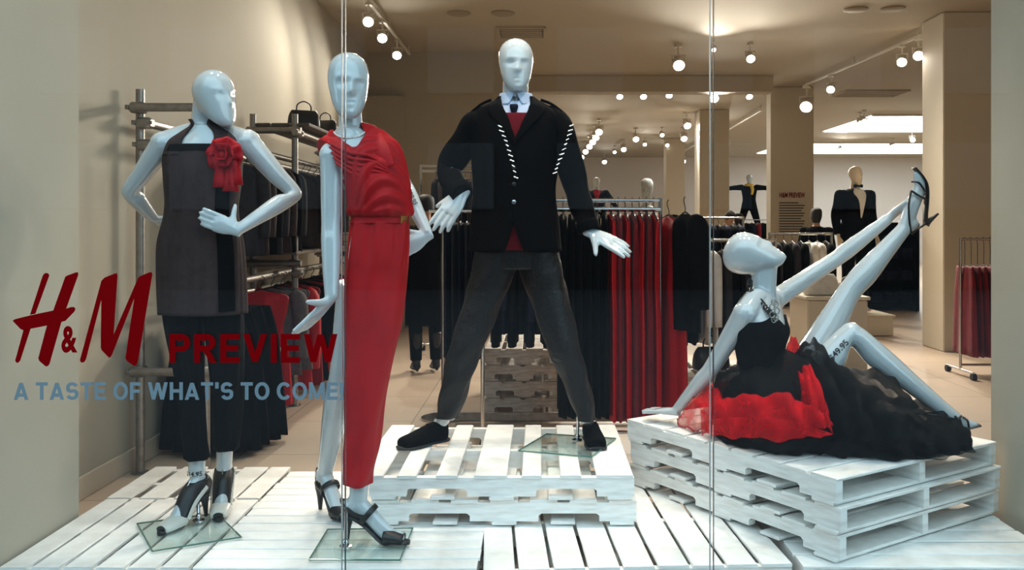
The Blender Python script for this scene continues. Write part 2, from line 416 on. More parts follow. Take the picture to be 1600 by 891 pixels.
# two curving runs of small tube lamps outside, reflected on the male mannequin
M_TUBE = mat('tube_lamp', (255, 255, 250), 0.4, emit=((1.0, 1.0, 0.96), 16.0))
for lb, pts in (('left', [(781, 197), (786, 210), (791, 222), (795, 235), (799, 248), (803, 262), (806, 277)]), ('right', [(893, 196), (890, 208), (886, 220), (881, 233), (876, 246), (871, 259), (867, 270)])):
    yv = 2*GY+6.0; q0 = P(*pts[0], yv); t = thing('lamp_string', lb+' run of small tube lamps hung outside the window', 'lamp string', (q0.x, -6.0, q0.z)); n = 11; ps = []
    for i in range(n):
        f_ = i/(n-1)*(len(pts)-1); j = min(int(f_), len(pts)-2); x = pts[j][0]+(pts[j+1][0]-pts[j][0])*(f_-j); y = pts[j][1]+(pts[j+1][1]-pts[j][1])*(f_-j)
        q = P(x, y, yv); c = V(q.x, -6.0, q.z); ps.append(c); sl = .012 if lb == 'left' else -.012
        L = .026+.008*math.sin(i*1.3); MB().tube([c+V(-L, 0, sl), c+V(L, 0, -sl)], .006, 8).build('tube', M_TUBE, t)
    MB().tube([p+V(0, -.03, 0) for p in ps]+[V(ps[0].x, -6.03, ps[0].z)][:0], .006, 6).build('cable', mat('black_cable', (20, 20, 20), .6), t)
# ------------------------------------------------------------------ lamps
def aim(o, d): o.rotation_euler = Vector(d).to_track_quat('-Z', 'Y').to_euler()
def spot(parent, loc, d, w, size=75, blend=0.6, r=0.05, col=WARM):
    l = bpy.data.lights.new('spot', 'SPOT'); l.energy = w; l.color = col; l.spot_size = math.radians(size); l.spot_blend = blend; l.shadow_soft_size = r
    o = bpy.data.objects.new('spot_beam', l); COL.objects.link(o); o.parent = parent; o.location = Vector(loc)-wloc(parent); aim(o, d); return o
LAMP = {}
def lamp(loc, d, label, group=None, scale=1.0, w=0, size=80, cat='spotlight', first={}):
    """ceiling spotlight: stem, fork, tilted can, glowing lens"""
    scale *= 0.8 if w or scale > 1.2 else 1.0
    d = Vector(d).normalized(); key = (round(d.x, 2), round(d.y, 2), round(d.z, 2), scale)
    t = thing('ceiling_spotlight', label, cat, loc, group)
    if key not in LAMP:
        s = scale; hd = V(0, 0, -0.15*s); u = d.cross(V(0, 0, 1)).normalized()
        a = MB().tube([V(0, 0, 0), V(0, 0, -0.02*s)], [0.035*s, 0.035*s], 12).tube([V(0, 0, 0), V(0, 0, -0.09*s)], [0.009*s]*2, 8)
        b = MB().tube([hd+u*0.05*s+V(0, 0, 0.01), hd+u*0.055*s+V(0, 0, 0.06*s), hd-u*0.055*s+V(0, 0, 0.06*s), hd-u*0.05*s+V(0, 0, 0.01)], [0.008*s]*4, 6)
        c = MB().tube([hd-d*0.09*s, hd-d*0.085*s, hd-d*0.02*s, hd+d*0.055*s, hd+d*0.06*s], [0.02*s, 0.034*s, 0.046*s, 0.055*s, 0.050*s], 14)
        e = MB().tube([hd+d*0.056*s, hd+d*0.064*s, hd+d*0.070*s], [0.047*s, 0.044*s, 0.02*s], 14)
        LAMP[key] = [(n, m_.mesh(n)) for n, m_ in (('stem', a), ('fork', b), ('housing', c), ('lens', e))]
    for n, me in LAMP[key]:
        link(n, me, M_LENS if n == 'lens' else M_LAMPW, t)
    if w: spot(t, Vector(loc)+V(0, 0, -0.15*scale)+d*0.12*scale, d, w, size)
    return t
def track(pts, label, drop=0.0):
    a, c = Vector(pts[0]), Vector(pts[1]); t = thing('lighting_track', label, 'track', a)
    d = (c-a); n = d.normalized(); s = n.cross(V(0, 0, 1))
    MB().box((a+c)/2, (d.length, 0.035, 0.03), bev=0.004, ax=[(n.x, s.x, 0), (n.y, s.y, 0), (0, 0, 1)]).build('rail', M_LAMPW, t, smooth=False)
    for q in (0.02, 0.5, 0.98):
        p = a+d*q; MB().tube([V(p.x, p.y, CZ), V(p.x, p.y, a.z)], 0.008, 6).build('hanger_rod', M_LAMPW, t)
    return t
def cpt(x, y, z=None):                                              # the ceiling point seen at a photo pixel
    z = CZ if z is None else z; Y = F*(z-CAMZ)/(CY-y); return V((x-CX)*Y/F, Y, z)
# track over the display, out of frame above
track([V(-1.7, 3.75, CZ-0.06), V(1.75, 3.75, CZ-0.06)], 'white lighting track over the display just inside the glass')
DSP = [(-1.6, (-1.15, 3.9, 1.2)), (-0.95, (-0.75, 3.7, 1.2)), (-0.35, (-0.2, 4.2, 1.0)), (0.3, (0.1, 4.2, 0.9)), (0.95, (0.95, 4.0, 0.7)), (1.55, (1.4, 3.9, 0.6))]
for i, (x, tg) in enumerate(DSP):
    p = V(x, 3.75, CZ-0.06); lamp(p, Vector(tg)-p, ORDW[i]+' spotlight from the left on the track over the display', 'display track spotlights', w=SPOT_W, size=46)
track([V(-1.5, 5.1, CZ-0.06), V(1.75, 5.1, CZ-0.06)], 'white lighting track above the back of the display')
for i, (x, tg) in enumerate([(-1.3, (-1.3, 4.0, 0)), (-0.2, (-0.3, 4.0, 0)), (0.6, (0.2, 4.2, 0.2)), (1.4, (1.3, 4.0, 0.4))]):
    p = V(x, 5.1, CZ-0.06); lamp(p, Vector(tg)-p, ORDW[i]+' spotlight from the left on the track above the back of the display', 'rear display spotlights', w=SPOT_W*1.25, size=56)
# left track in view
track([V(-1.70, 8.6, CZ-0.10), V(-1.70, 11.6, CZ-0.10)], 'white lighting track near the left wall')
for i, (x, y) in enumerate(((607, 5), (622, 33), (645, 62))):
    p = cpt(x, y, CZ-0.12); lamp((-1.70, p.y, CZ-0.12), (0.1, -0.85, -0.55), ('nearest', 'middle', 'farthest')[i]+' of the three bright spotlights on the left wall track', 'left wall track spotlights', 1.35, STORE_W*0.22, 120)
# right track in view
a, c = cpt(1440, 55, CZ-0.1), cpt(1258, 133, CZ-0.1)
track([a, c], 'white lighting track slanting before the broad column')
for i, q in enumerate((0.02, 0.13, 0.72, 0.98)):
    p = a+(c-a)*q; lamp(p-V(0, 0, 0.02), (-0.35, -0.8, -0.55), ORDW[i]+' nearest spotlight on the slanting right track', 'right track spotlights', 1.5 if i < 3 else 2.4, STORE_W*0.35, 95)
# ceiling downlights picked out in view
for i, (x, y, s) in enumerate(((1060, 70, 1.9), (1172, 68, 1.4), (1115, 128, 1.9), (1115, 66, .7))):
    lamp(cpt(x, y), (-0.05, -0.85, -0.6), ('large round ceiling spotlight right of the male head', 'tilted ceiling spotlight left of the broad columns', 'round ceiling spotlight beside the window joint', 'small dim ceiling spotlight at the window joint')[i], None, s, STORE_W*0.7, 110)
for i, (x, y) in enumerate(((968, 132), (1005, 132), (1045, 130), (1170, 132))):
    lamp(cpt(x, y), (0.0, -0.7, -0.7), ORDW[i]+' small spotlight from the left in the row by the ceiling beam', 'small spotlights along the beam', 1.1)
for i, (x, y) in enumerate(((936, 186), (931, 196), (926, 204), (921, 212), (915, 221), (909, 231))):
    lamp(cpt(x, y), (-0.05, -0.8, -0.6), ORDW[i]+' nearest spotlight in the receding row beside the male shoulder', 'receding row of spotlights', 2.0, STORE_W*0.5 if i % 2 == 0 else 0, 110)
for i, (x, y) in enumerate(((1073, 176), (1034, 199), (993, 200), (1007, 215), (974, 218), (960, 228), (944, 240), (1042, 216), (1068, 199))):
    lamp(cpt(x, y), (0.05, -0.8, -0.6), ORDW[[944, 960, 974, 993, 1007, 1034, 1042, 1068, 1073].index(x)]+' round spotlight from the left in the scatter over the deep sales floor', 'deep sales floor spotlights', 1.9 if i % 2 == 0 else 1.3, STORE_W*0.45 if i % 3 == 0 else 0, 110)
for a_, c_, lb in (((1190, 172), (1135, 205), 'short lighting track before the slim pale column'), ((1095, 222), (1068, 236), 'far short lighting track left of the slim column')):
    A_, C_ = cpt(*a_, CZ-0.1), cpt(*c_, CZ-0.1); track([A_, C_], lb)
    lamp(C_, (-0.3, -0.8, -0.5), 'spotlight at the end of a '+lb, None, 2.2, STORE_W*0.4, 110)
for i, (x, y) in enumerate(((1313, 222), (1344, 176), (1350, 173), (1394, 216), (1425, 205))):
    lamp(cpt(x, min(y, 222)), (-0.1, -0.8, -0.5), ORDW[i]+' white spotlight from the left near the daylight panels', 'spotlights by the daylight panels', 1.6, STORE_W*0.5 if x in (1313, 1425) else 0, 110)
# daylight panels in the far ceiling
for i, (y0, y1) in enumerate(((18.8, 22.2), (25.2, 29.0))):
    t = thing('ceiling_light_panel', ('nearer', 'farther')[i]+' of the two bright daylight panels in the far ceiling', 'light panel', (10.5, (y0+y1)/2, CZ))
    MB().box((10.5, (y0+y1)/2, CZ-0.005), (7.0, y1-y0, 0.03)).build('diffuser', M_SKYP, t, smooth=False)
    for yy in (y0, y1): MB().box((10.5, yy, CZ-0.015), (7.1, 0.06, 0.05), bev=0.004).build('frame', M_LAMPW, t, smooth=False)
# vents and discs
def vent(x, y, w, d, label):
    p = cpt(x, y); t = thing('ceiling_vent', label, 'vent', p)
    fr = MB()
    for sx in (-1, 1): fr.box(p+V(sx*w/2, 0, -0.012), (0.03, d, 0.03))
    for sy in (-1, 1): fr.box(p+V(0, sy*d/2, -0.012), (w, 0.03, 0.03))
    fr.build('frame', M_CEIL, t, smooth=False)
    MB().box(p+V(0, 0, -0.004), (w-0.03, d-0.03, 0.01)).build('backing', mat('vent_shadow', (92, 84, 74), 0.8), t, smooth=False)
    for k in range(5):
        MB().box(p+V(0, -d/2+(k+0.5)*d/5, -0.012), (w-0.05, d/12, 0.015)).build('slat', M_CEIL, t, smooth=False)
vent(815, 49, 0.55, 0.55, 'square ceiling vent above the male head')
vent(1360, 145, 1.1, 0.7, 'wide ceiling vent beside the slanting track')
for x, y, lb in ((717, 20, 'left'), (786, 20, 'middle'), (1337, 14, 'right'), (1395, 13, 'rightmost')):
    p = cpt(x, y); t = MB().tube([V(0, 0, 0), V(0, 0, -0.012), V(0, 0, -0.02)], [0.13, 0.13, 0.11], 20).build('ceiling_disc', mat('disc_paint', (150, 138, 118), 0.7))
    t.location = p; tag(t, lb+' flat round speaker disc flush in the near ceiling', 'ceiling disc')
# ================================================================== PALLETS
BOARDS = {}
def board_mesh(dx, dy, dz, var, notches=None):
    """a rough-sawn board: bevelled, slightly bowed, chipped ends; optional fork notches cut in its underside"""
    key = (round(dx, 3), round(dy, 3), round(dz, 3), var, notches is not None)
    if key in BOARDS: return BOARDS[key]
    r = random.Random(hash(key) & 0xffff); mb = MB()
    if notches is None:
        ax = 0 if dx >= dy else 1; n = 5; L = (dx, dy)[ax]
        vs = []; f = []
        for i in range(n):
            t = -0.5+i/(n-1); bow = 0.0008*math.sin(t*3+var); chip = r.uniform(-0.004, 0.004)
            wd = (dy if ax == 0 else dx)/2; b = 0.003
            sec = [(-wd, -dz/2+b), (-wd+b, -dz/2), (wd-b, -dz/2), (wd, -dz/2+b), (wd, dz/2-b), (wd-b, dz/2), (-wd+b, dz/2), (-wd, dz/2-b)]
            for (q, z) in sec:
                q = q+r.uniform(-0.0015, 0.0015)
                l = t*L+(chip if i in (0, n-1) else 0)
                vs.append((l, q, z+bow) if ax == 0 else (q, l, z+bow))
        for i in range(n-1):
            for j in range(8): f.append((i*8+j, i*8+(j+1) % 8, (i+1)*8+(j+1) % 8, (i+1)*8+j))
        f += [tuple(range(8))[::-1], tuple(range((n-1)*8, n*8))]
        mb.add(vs, orient(np.array(vs), f))
    else:
        # profile in x-z extruded along y
        h = dz; pr = [(-dx/2, -h/2)]
        for (a, c, d) in notches:
            pr += [(a, -h/2), (a, -h/2+d*0.7), (a+0.012, -h/2+d), (c-0.012, -h/2+d), (c, -h/2+d*0.7), (c, -h/2)]
        pr += [(dx/2, -h/2), (dx/2, h/2), (-dx/2, h/2)]
        n = len(pr); vs = [(x, -dy/2, z) for x, z in pr]+[(x, dy/2, z) for x, z in pr]
        f = [tuple(range(n)), tuple(range(n, 2*n))[::-1]]+[(i, (i+1) % n, n+(i+1) % n, n+i) for i in range(n)]
        mb.add(vs, orient(np.array(vs), f))
    me = mb.mesh('board'); BOARDS[key] = me
    return me
def put(name, me, m, parent, loc):
    o = bpy.data.objects.new(name, me)
    if not me.materials: me.materials.append(m)
    COL.objects.link(o); o.parent = parent; o.location = loc; return o
def pallet(label, loc, rz, L, Wd, tops, group=None, H=0.103, bt=0.013, nbot=5, m=None, worn=0):
    """stringers run along local x (length L), deck boards along local y (length Wd); tops = list of (x centre, width)"""
    m = m or M_PAINT; sh = H-2*bt; sw = 0.036
    t = thing('wooden_pallet', label, 'pallet', loc, group, rz)
    nt_ = ((-L*0.36, -L*0.13, sh*0.42), (L*0.13, L*0.36, sh*0.42))
    for k, y in enumerate((-Wd/2+sw/2+0.004, 0, Wd/2-sw/2-0.004)):
        put('stringer', board_mesh(L, sw, sh, 0, nt_), m, t, (0, y, bt+sh/2))
    for i, (x, w) in enumerate(tops):
        me = board_mesh(round(w, 3), Wd, bt, i % 3)
        put('deck_board', me, m, t, (x, random.uniform(-0.004, 0.004), H-bt/2-0.001+random.uniform(-0.001, 0.0)))
    for i in range(nbot):
        x = -L/2+0.06+i*(L-0.12)/(nbot-1)
        put('bottom_board', board_mesh(0.1, Wd, bt, (i+1) % 3), m, t, (x, random.uniform(-0.005, 0.005), bt/2+0.001))
    return t
def even(L, n, gap):
    w = (L-(n-1)*gap)/n; return [(-L/2+w/2+i*(w+gap), w) for i in range(n)]
DH = 0.12
# deck pallets that carpet the display floor (top at z = 0)
pallet('low white pallet in the left front corner, boards running towards the glass', (-1.62, 3.65, -DH-0.003), 0, 0.69, 0.80, even(0.69, 6, 0.016), H=DH)
pallet('low white pallet at the back left, wide gaps between its boards', (-1.63, 4.33, -DH-0.003), 0, 0.70, 0.52, [(-0.29, 0.11), (-0.135, 0.12), (0.02, 0.11), (0.175, 0.12), (0.30, 0.10)], H=DH)
pallet('low white pallet under the red-dressed mannequin, boards running along the glass', (-0.745, 3.87, -DH-0.003), math.pi/2, 1.26, 1.03, even(1.26, 13, 0.010), H=DH)
pallet('low white pallet at the centre front, boards fanning towards the glass', (0.325, 3.79, -DH-0.003), math.radians(3.5), 1.13, 1.08, even(1.13, 9, 0.014), H=DH)
pallet('low white pallet in the right front corner under the stack of three', (1.44, 3.90, -DH-0.003), math.pi/2, 1.30, 0.98, even(1.30, 10, 0.012), H=DH)
# centre platform of two pallets
CT = [(603-27, 0.118), (635.5, 0.081), (697.5, 0.086), (766.5, 0.134), (830.5, 0.081), (891.5, 0.086), (961, 0.152)]
tops = [((x-CX)*3.675/F+0.161, w) for x, w in CT]
pc = V(-0.161, 4.135, 0.002)
pallet('lower of the two white pallets under the male mannequin', pc+V(0.01, 0.01, 0), 0, 1.09, 0.92, even(1.09, 7, 0.05))
pallet('upper of the two white pallets under the male mannequin', pc+V(0, 0, 0.105), 0, 1.09, 0.92, tops)
# right stack of three
e1, e2 = V(0.545, -0.838, 0), V(0.838, 0.545, 0)
cr = V(0.418, 4.27, 0)+e1*0.605+e2*0.52
ang = math.atan2(e1.y, e1.x)
for i, lb in enumerate(('bottom pallet of the white stack of three on the right', 'middle pallet of the white stack of three on the right', 'top pallet of the white stack of three, under the seated mannequin')):
    pallet(lb, cr+V(0, 0, 0.002+0.1045*i)+e1*(0.012*(i % 2))+e2*(0.01*(1-i)), ang, 1.21, 1.04, even(1.21, 9, 0.018) if i == 2 else even(1.21, 8, 0.04))

# ================================================================== MANNEQUIN PARTS
def limb(mb, pts, r, k=5, n=16, flat=1.0): mb.add(*loft(tube_st(pts, r, flat), k, n))
def arm(mb, sh, el, wr, s=1.0, r=None):
    sh, el, wr = Vector(sh), Vector(el), Vector(wr); d = (el-sh); e = (wr-el)
    r = r or (0.050, 0.047, 0.040, 0.035, 0.037, 0.030, 0.023)
    limb(mb, [sh, sh+d*0.25, sh+d*0.65, el, el+e*0.25, el+e*0.65, wr], [q*s for q in r])
    mb.ball(sh, 0.054*s)
def leg(mb, hp, kn, an, s=1.0):
    hp, kn, an = Vector(hp), Vector(kn), Vector(an); d = kn-hp; e = an-kn
    limb(mb, [hp, hp+d*0.3, hp+d*0.7, kn, kn+e*0.28, kn+e*0.68, an], [q*s for q in (0.084, 0.076, 0.062, 0.051, 0.054, 0.041, 0.031)])
def hand(mb, w, d, n, s=1.0, curl=(15, 20, 20, 25), spread=4, thumb=50, tcurl=15):
    """w wrist, d direction to the fingers, n the palm's normal; the thumb leaves on the side d x n"""
    w = Vector(w); d = Vector(d).normalized(); n = Vector(n); n = (n-d*n.dot(d)).normalized(); t = d.cross(n)*(1 if thumb >= 0 else -1); thumb = abs(thumb)
    k = w+d*0.088*s
    S = [(w-d*0.02*s, t, n, 0.024*s, 0.019*s, 0.019*s), (w+d*0.012*s, t, n, 0.026*s, 0.017*s, 0.017*s), (w+d*0.05*s, t, n, 0.037*s, 0.014*s, 0.015*s), (w+d*0.082*s, t, n, 0.040*s, 0.011*s, 0.012*s), (k+d*0.006*s, t, n, 0.036*s, 0.008*s, 0.009*s)]
    mb.add(*loft(S, 3, 16))
    for i, (o, L) in enumerate(((0.029, 0.076), (0.0105, 0.086), (-0.009, 0.080), (-0.027, 0.062))):
        a = math.radians(spread*(1.5-i)); fd = (d*math.cos(a)+t*math.sin(a)).normalized(); c = math.radians(curl[i])
        p0 = k-d*0.012*s+t*o*s; pts = [p0]; cur = fd; p = p0
        for seg, q in ((0.5, 0.45), (0.3, 1.0), (0.2, 1.4)):
            aa = c*q; dd = (fd*math.cos(aa)+n*math.sin(aa)).normalized(); p = p+dd*(L*seg+(0.012 if seg == 0.5 else 0))*s; pts.append(p)
        limb(mb, pts, [q*s for q in (0.0098, 0.0092, 0.0082, 0.0062)], 3, 10)
    a = math.radians(thumb); td = (d*math.cos(a)+t*math.sin(a)+n*0.2).normalized(); p0 = w+d*0.022*s+t*0.018*s
    p1 = p0+td*0.035*s; c = math.radians(tcurl); t2 = (td*math.cos(c)+(d*0.8-t*0.3).normalized()*math.sin(c)).normalized()
    limb(mb, [p0, p1, p1+t2*0.026*s, p1+t2*0.050*s], [q*s for q in (0.0145, 0.012, 0.0105, 0.0068)], 3, 10)
def head(mb, c, w, v, s=1.0, h=0.26, nose=1.0, wide=1.0):
    """egg-shaped mannequin head: c centre, w up axis, v the way it faces"""
    c = Vector(c); w = Vector(w).normalized(); v = Vector(v); v = (v-w*v.dot(w)).normalized(); u = v.cross(w)*-1
    H = h*s; rows = [(-0.5, 0.016, 0.030, 0.002, 0.040), (-0.47, 0.030, 0.036, 0.012, 0.034), (-0.40, 0.046, 0.044, 0.034, 0.030), (-0.28, 0.060, 0.052, 0.062, 0.024), (-0.12, 0.070, 0.064, 0.086, 0.014), (0.05, 0.077, 0.076, 0.100, 0.004), (0.22, 0.077, 0.078, 0.102, 0.0), (0.36, 0.065, 0.066, 0.086, -0.002), (0.45, 0.043, 0.045, 0.056, -0.004), (0.49, 0.020, 0.022, 0.028, -0.005), (0.5, 0.006, 0.006, 0.008, -0.005)]
    S = [(c+w*q[0]*H+v*q[4]*s, u, v, q[1]*s*wide, q[2]*s, q[3]*s) for q in rows]
    zz = [q[0] for q in rows]
    def off(T, TH):
        z = np.interp(T*(len(zz)-1), np.arange(len(zz)), zz); th = (TH+np.pi) % (2*np.pi)-np.pi
        g = lambda a, b, sa, sb: np.exp(-((th-a)/sa)**2-((z-b)/sb)**2)
        o = 0.020*g(0, -0.13, 0.17, 0.055)+0.012*g(0, -0.04, 0.14, 0.09)            # nose
        o -= 0.010*(g(0.45, 0.0, 0.26, 0.055)+g(-0.45, 0.0, 0.26, 0.055))             # eye sockets at half the head's height
        o += 0.006*(g(0.42, 0.08, 0.4, 0.04)+g(-0.42, 0.08, 0.4, 0.04))               # brow
        o += 0.006*g(0, -0.255, 0.26, 0.025)+0.006*g(0, -0.315, 0.24, 0.025)-0.004*g(0, -0.285, 0.3, 0.012)    # lips
        o += 0.006*g(0, -0.43, 0.4, 0.05)                                             # chin
        return o*s*nose
    mb.add(*loft(S, 6, 40, off=off))
def neck(mb, a, b, c, r=(0.058, 0.050, 0.050)):
    limb(mb, [a, b, c], r, 4, 18)
def heel_foot(mb, an, f, gz, hh=0.095, s=1.0):
    """arched foot of a heeled mannequin; returns the key points"""
    an = Vector(an); f = Vector((f[0], f[1], 0)).normalized(); sd = V(-f.y, f.x, 0)
    H = V(an.x, an.y, gz+hh+0.028)-f*0.030*s; B = V(an.x, an.y, gz+0.034)+f*0.125*s; T = V(an.x, an.y, gz+0.026)+f*0.190*s
    limb(mb, [an+V(0, 0, 0.02), (an+H)/2+f*0.004, H+V(0, 0, 0.012), H+V(0, 0, -0.004)], [0.031*s, 0.034*s, 0.030*s, 0.020*s], 3, 14)
    limb(mb, [an+V(0, 0, 0.01), an*0.45+B*0.55+V(0, 0, 0.018)-f*0.012, B+V(0, 0, 0.004), B*0.35+T*0.65, T], [0.031*s, 0.031*s, 0.030*s, 0.026*s, 0.014*s], 4, 14, [1, .95, .62, .5, .5])
    return dict(H=H, B=B, T=T, f=f, sd=sd, an=an, gz=gz, hh=hh, s=s)
def ribbon(mb, pts, w, th=0.004, side=None, k=4):
    """flat strap following pts; side gives its width direction"""
    S = []
    pts = [Vector(q) for q in pts]; n = len(pts)
    for i in range(n):
        tg = (pts[min(i+1, n-1)]-pts[max(i-1, 0)]).normalized(); u = Vector(side(i) if callable(side) else side); u = (u-tg*u.dot(tg)).normalized()
        S.append((pts[i], u, tg.cross(u), w/2, th/2, th/2))
    mb.add(*loft(S, k, 8, p=0.6))
def sole_st(q, drop=0.012, th=0.006, w=0.032):
    H, B, T, f, sd, s = q['H'], q['B'], q['T'], q['f'], q['sd'], q['s']; up = V(0, 0, 1)
    hb = H+V(0, 0, -0.026); bb = V(B.x, B.y, q['gz']+drop); tt = V(T.x, T.y, q['gz']+drop*0.9)
    pts = [hb-f*0.026*s, hb, hb*0.6+bb*0.4+V(0, 0, 0.004), bb-f*0.02*s, bb+f*0.02*s, tt, tt+f*0.02*s]
    ws = [0.016, 0.026, 0.024, 0.032, 0.036, 0.028, 0.010]; S = []
    for i, p in enumerate(pts):
        tg = (pts[min(i+1, 6)]-pts[max(i-1, 0)]).normalized(); S.append((p, sd, tg.cross(sd), ws[i]*s, th, th))
    return S
def heel_spike(q, r0=0.022, r1=0.007, lean=0.01):
    hb = q['H']+V(0, 0, -0.028)-q['f']*0.008; g = V(hb.x, hb.y, q['gz']+0.001)-q['f']*lean
    return MB().tube([hb+V(0, 0, 0.006), hb-V(0, 0, 0.02), hb*0.5+g*0.5, g], [r0, r0*0.86, (r0+r1)/2*0.85, r1], 12, 3)
def glass_plate(root, pts, z, spig, label='clear glass base plate'):
    c = [G(x, y, z+0.010) for x, y in pts]; c = [(q.x, q.y) for q in c]
    pl = MB().prism(c, z+0.002, z+0.010).build('glass_base', M_PLATE, root, smooth=False); pl['label'] = label
    e = MB(); n = len(c)
    for i in range(n):
        a, b = V(*c[i], z+0.006), V(*c[(i+1) % n], z+0.006); e.tube([a, b], 0.0032, 6)
    e.build('plate_edge', M_GEDGE, pl)
    if spig is not None:
        g = V(spig[0], spig[1], z+0.010)
        m = MB().tube([g, g+V(0, 0, 0.006), g+V(0, 0, 0.007)], [0.024, 0.024, 0.012], 16).tube([g, Vector(spig[2])], [0.0075, 0.0075], 10).ball(g+V(0, 0, 0.02), 0.013)
        m.build('support_rod', M_CHROME, root)
# ================================================================== MANNEQUIN 1: brown tunic, left
def mannequin_tunic():
    Y = 3.72
    t = thing('mannequin', 'white female mannequin in a dark brown halter tunic with a red rose', 'mannequin', G(318, 828))
    b = MB()
    TR = [(196, 302, 338, .050, .055), (208, 284, 360, .058, .068), (222, 264, 378, .078, .084), (245, 259, 377, .100, .092), (280, 264, 372, .112, .09), (330, 268, 362, .088, .085), (380, 256, 372, .09, .11), (430, 252, 376, .09, .12), (470, 262, 366, .08, .10)]
    b.add(*loft(prof(Y, TR), 4, 32))
    limb(b, [P(318, 206, 3.75), P(290, 210, 3.75), P(257, 224, 3.735)], [0.050, 0.044, 0.050]); limb(b, [P(318, 206, 3.75), P(352, 209, 3.75), P(386, 222, 3.735)], [0.050, 0.044, 0.050])
    arm(b, P(255, 225, 3.73), P(203, 299, 3.78), P(240, 342, 3.90))
    hand(b, P(240, 342, 3.90), (0.5, 0.35, -0.25), (0.1, 0.6, 0.9), curl=(20, 25, 25, 25))
    arm(b, P(387, 222, 3.73), P(459, 304, 3.74), P(372, 359, 3.56))
    hand(b, P(370, 360, 3.56), (-0.93, 0.05, 0.36), (0.05, 0.95, -0.1), s=1.0, curl=(2, 4, 6, 8), spread=1, thumb=-62, tcurl=-10)
    neck(b, P(318, 222, 3.74), P(319, 185, 3.745), P(325, 140, 3.74), (0.064, 0.051, 0.055))
    head(b, P(337, 156, 3.70), (-0.17, 0.10, 0.98), (0.86, -0.48, -0.05), h=0.255, s=1.0, nose=0.5)
    leg(b, P(287, 460, 3.74), P(298, 590, 3.735), P(307.5, 742, 3.74), 0.72); leg(b, P(345, 460, 3.80), P(352, 590, 3.805), P(351, 728, 3.93), 0.72)
    limb(b, [P(308, 690, 3.74), P(307.5, 742, 3.745)], [0.036, 0.034]); limb(b, [P(352, 680, 3.90), P(350, 735, 3.93)], [0.036, 0.034])
    fa = heel_foot(b, P(309, 752, 3.755), (-0.38, -0.92), 0.0, 0.10); fb = heel_foot(b, P(350, 735, 3.93), (0.22, -0.97), 0.0, 0.10)
    skin(b, 'body', M_WHITE, t, 0.005, 5)
    # tunic: halter straps, draped body
    def off(T, TH):
        th = (TH+np.pi) % (2*np.pi)-np.pi
        return 0.012+0.004*np.sin(th*9+T*5)*np.clip(T*1.6, 0, 1)+0.0035*np.sin(th*23)*T
    TS = prof(Y, [(196, 304, 336, .046, .05), (208, 286, 358, .056, .066), (222, 268, 374, .078, .084), (245, 261, 374, .1, .092), (280, 262, 372, .112, .09), (330, 263, 366, .095, .09), (380, 251, 374, .095, .115), (430, 250, 377, .10, .125), (490, 254, 379, .115, .13)])
    ntop = lambda th: 0.33-0.10*abs(math.cos(th))**2 if abs(th) > 1.9 else (0.285+0.05*math.exp(-(th/0.9)**2))
    MB().add(*shell(TS, 5, 72, off=off, thick=0.007, t0=lambda th: (0.30 if abs(th) < 0.8 else (0.36 if abs(th) < 2.2 else 0.30)), full=False)).build('tunic', M_BROWN, t, angle=180)
    NS = [*prof(Y, [(188, 301, 339, .052, .056)]), *TS[:4]]
    for sx, a0, a1 in ((-1, 1.10, .88), (1, 1.05, .84)):
        cen = lambda q, a0=a0, a1=a1, sx=sx: sx*(a0+(a1-a0)*q)
        MB().add(*shell(NS, 5, 10, lambda q: cen(q)-.44-.04*q, lambda q: cen(q)+.44+.04*q, 0.014, 0.008)).build('halter_strap', M_BROWN, t, angle=180)
    MB().add(*shell(TS, 6, 24, -0.85, 0.85, 0.015, 0.006, t0=lambda th: 0.285+0.0*th, t1=lambda th: 0.345)).build('neck_band', M_BLACK, t, angle=180)
    MB().add(*shell(TS, 5, 10, 0.62, 1.05, 0.019, 0.006, t0=lambda th: 0.33, t1=lambda th: 0.98)).build('front_panel', M_BLACK, t, angle=180)
    # trousers, one tapering leg each side of a narrow gap
    tr = MB()
    fo = lambda T, TH: 0.004*np.sin(TH*5+T*9)+0.003*np.sin(TH*11+T*4)
    tr.add(*loft(prof(3.73, [(455, 256, 316, .095, .11), (520, 262, 314.5, .09, .10), (600, 277, 316, .075, .08), (670, 286, 321, .058, .06), (717, 290, 326, .05, .052)]), 5, 36, off=fo))
    tr.add(*loft(prof(3.80, [(455, 318, 378, .095, .11), (520, 323, 379, .09, .10), (600, 330, 378, .08, .085), (670, 336, 376, .065, .07, .08), (702, 335, 372, .055, .06, .12)]), 5, 36, off=fo))
    tr.build('trousers', M_BLACK, t, angle=180)
    # peep-toe shoe boots
    for q in (fa, fb):
        an, B, T, H, f, sd, gz = (q[k] for k in ('an', 'B', 'T', 'H', 'f', 'sd', 'gz'))
        up = MB(); up.add(*loft(tube_st([an+V(0, 0, 0.012)-f*0.004, (an+H)/2+f*0.008, an*0.6+B*0.4+V(0, 0, 0.0), B-f*0.022+V(0, 0, 0.004)], [0.040, 0.044, 0.041, 0.038], [1.05, 1.1, 1.0, .75], sd), 4, 18))
        up.add(*loft(tube_st([an+V(0, 0, 0.0)-f*0.006, H+V(0, 0, 0.016), H+V(0, 0, -0.018)], [0.039, 0.038, 0.031], 1.0, sd), 4, 16))
        so = skin(up, 'shoe', M_LEATHER, t, 0.005, 3); so['label'] = 'black and cream peep-toe shoe boot'
        MB().add(*loft(tube_st([B-f*0.03+V(0, 0, -0.004), B+V(0, 0, -0.004), B*0.4+T*0.6+V(0, 0, -0.006), T+f*0.006+V(0, 0, -0.008)], [0.042, 0.043, 0.039, 0.030], [.66, .66, .66, .62], sd), 4, 18)).build('toe_cap', M_CREAM, so, angle=180)
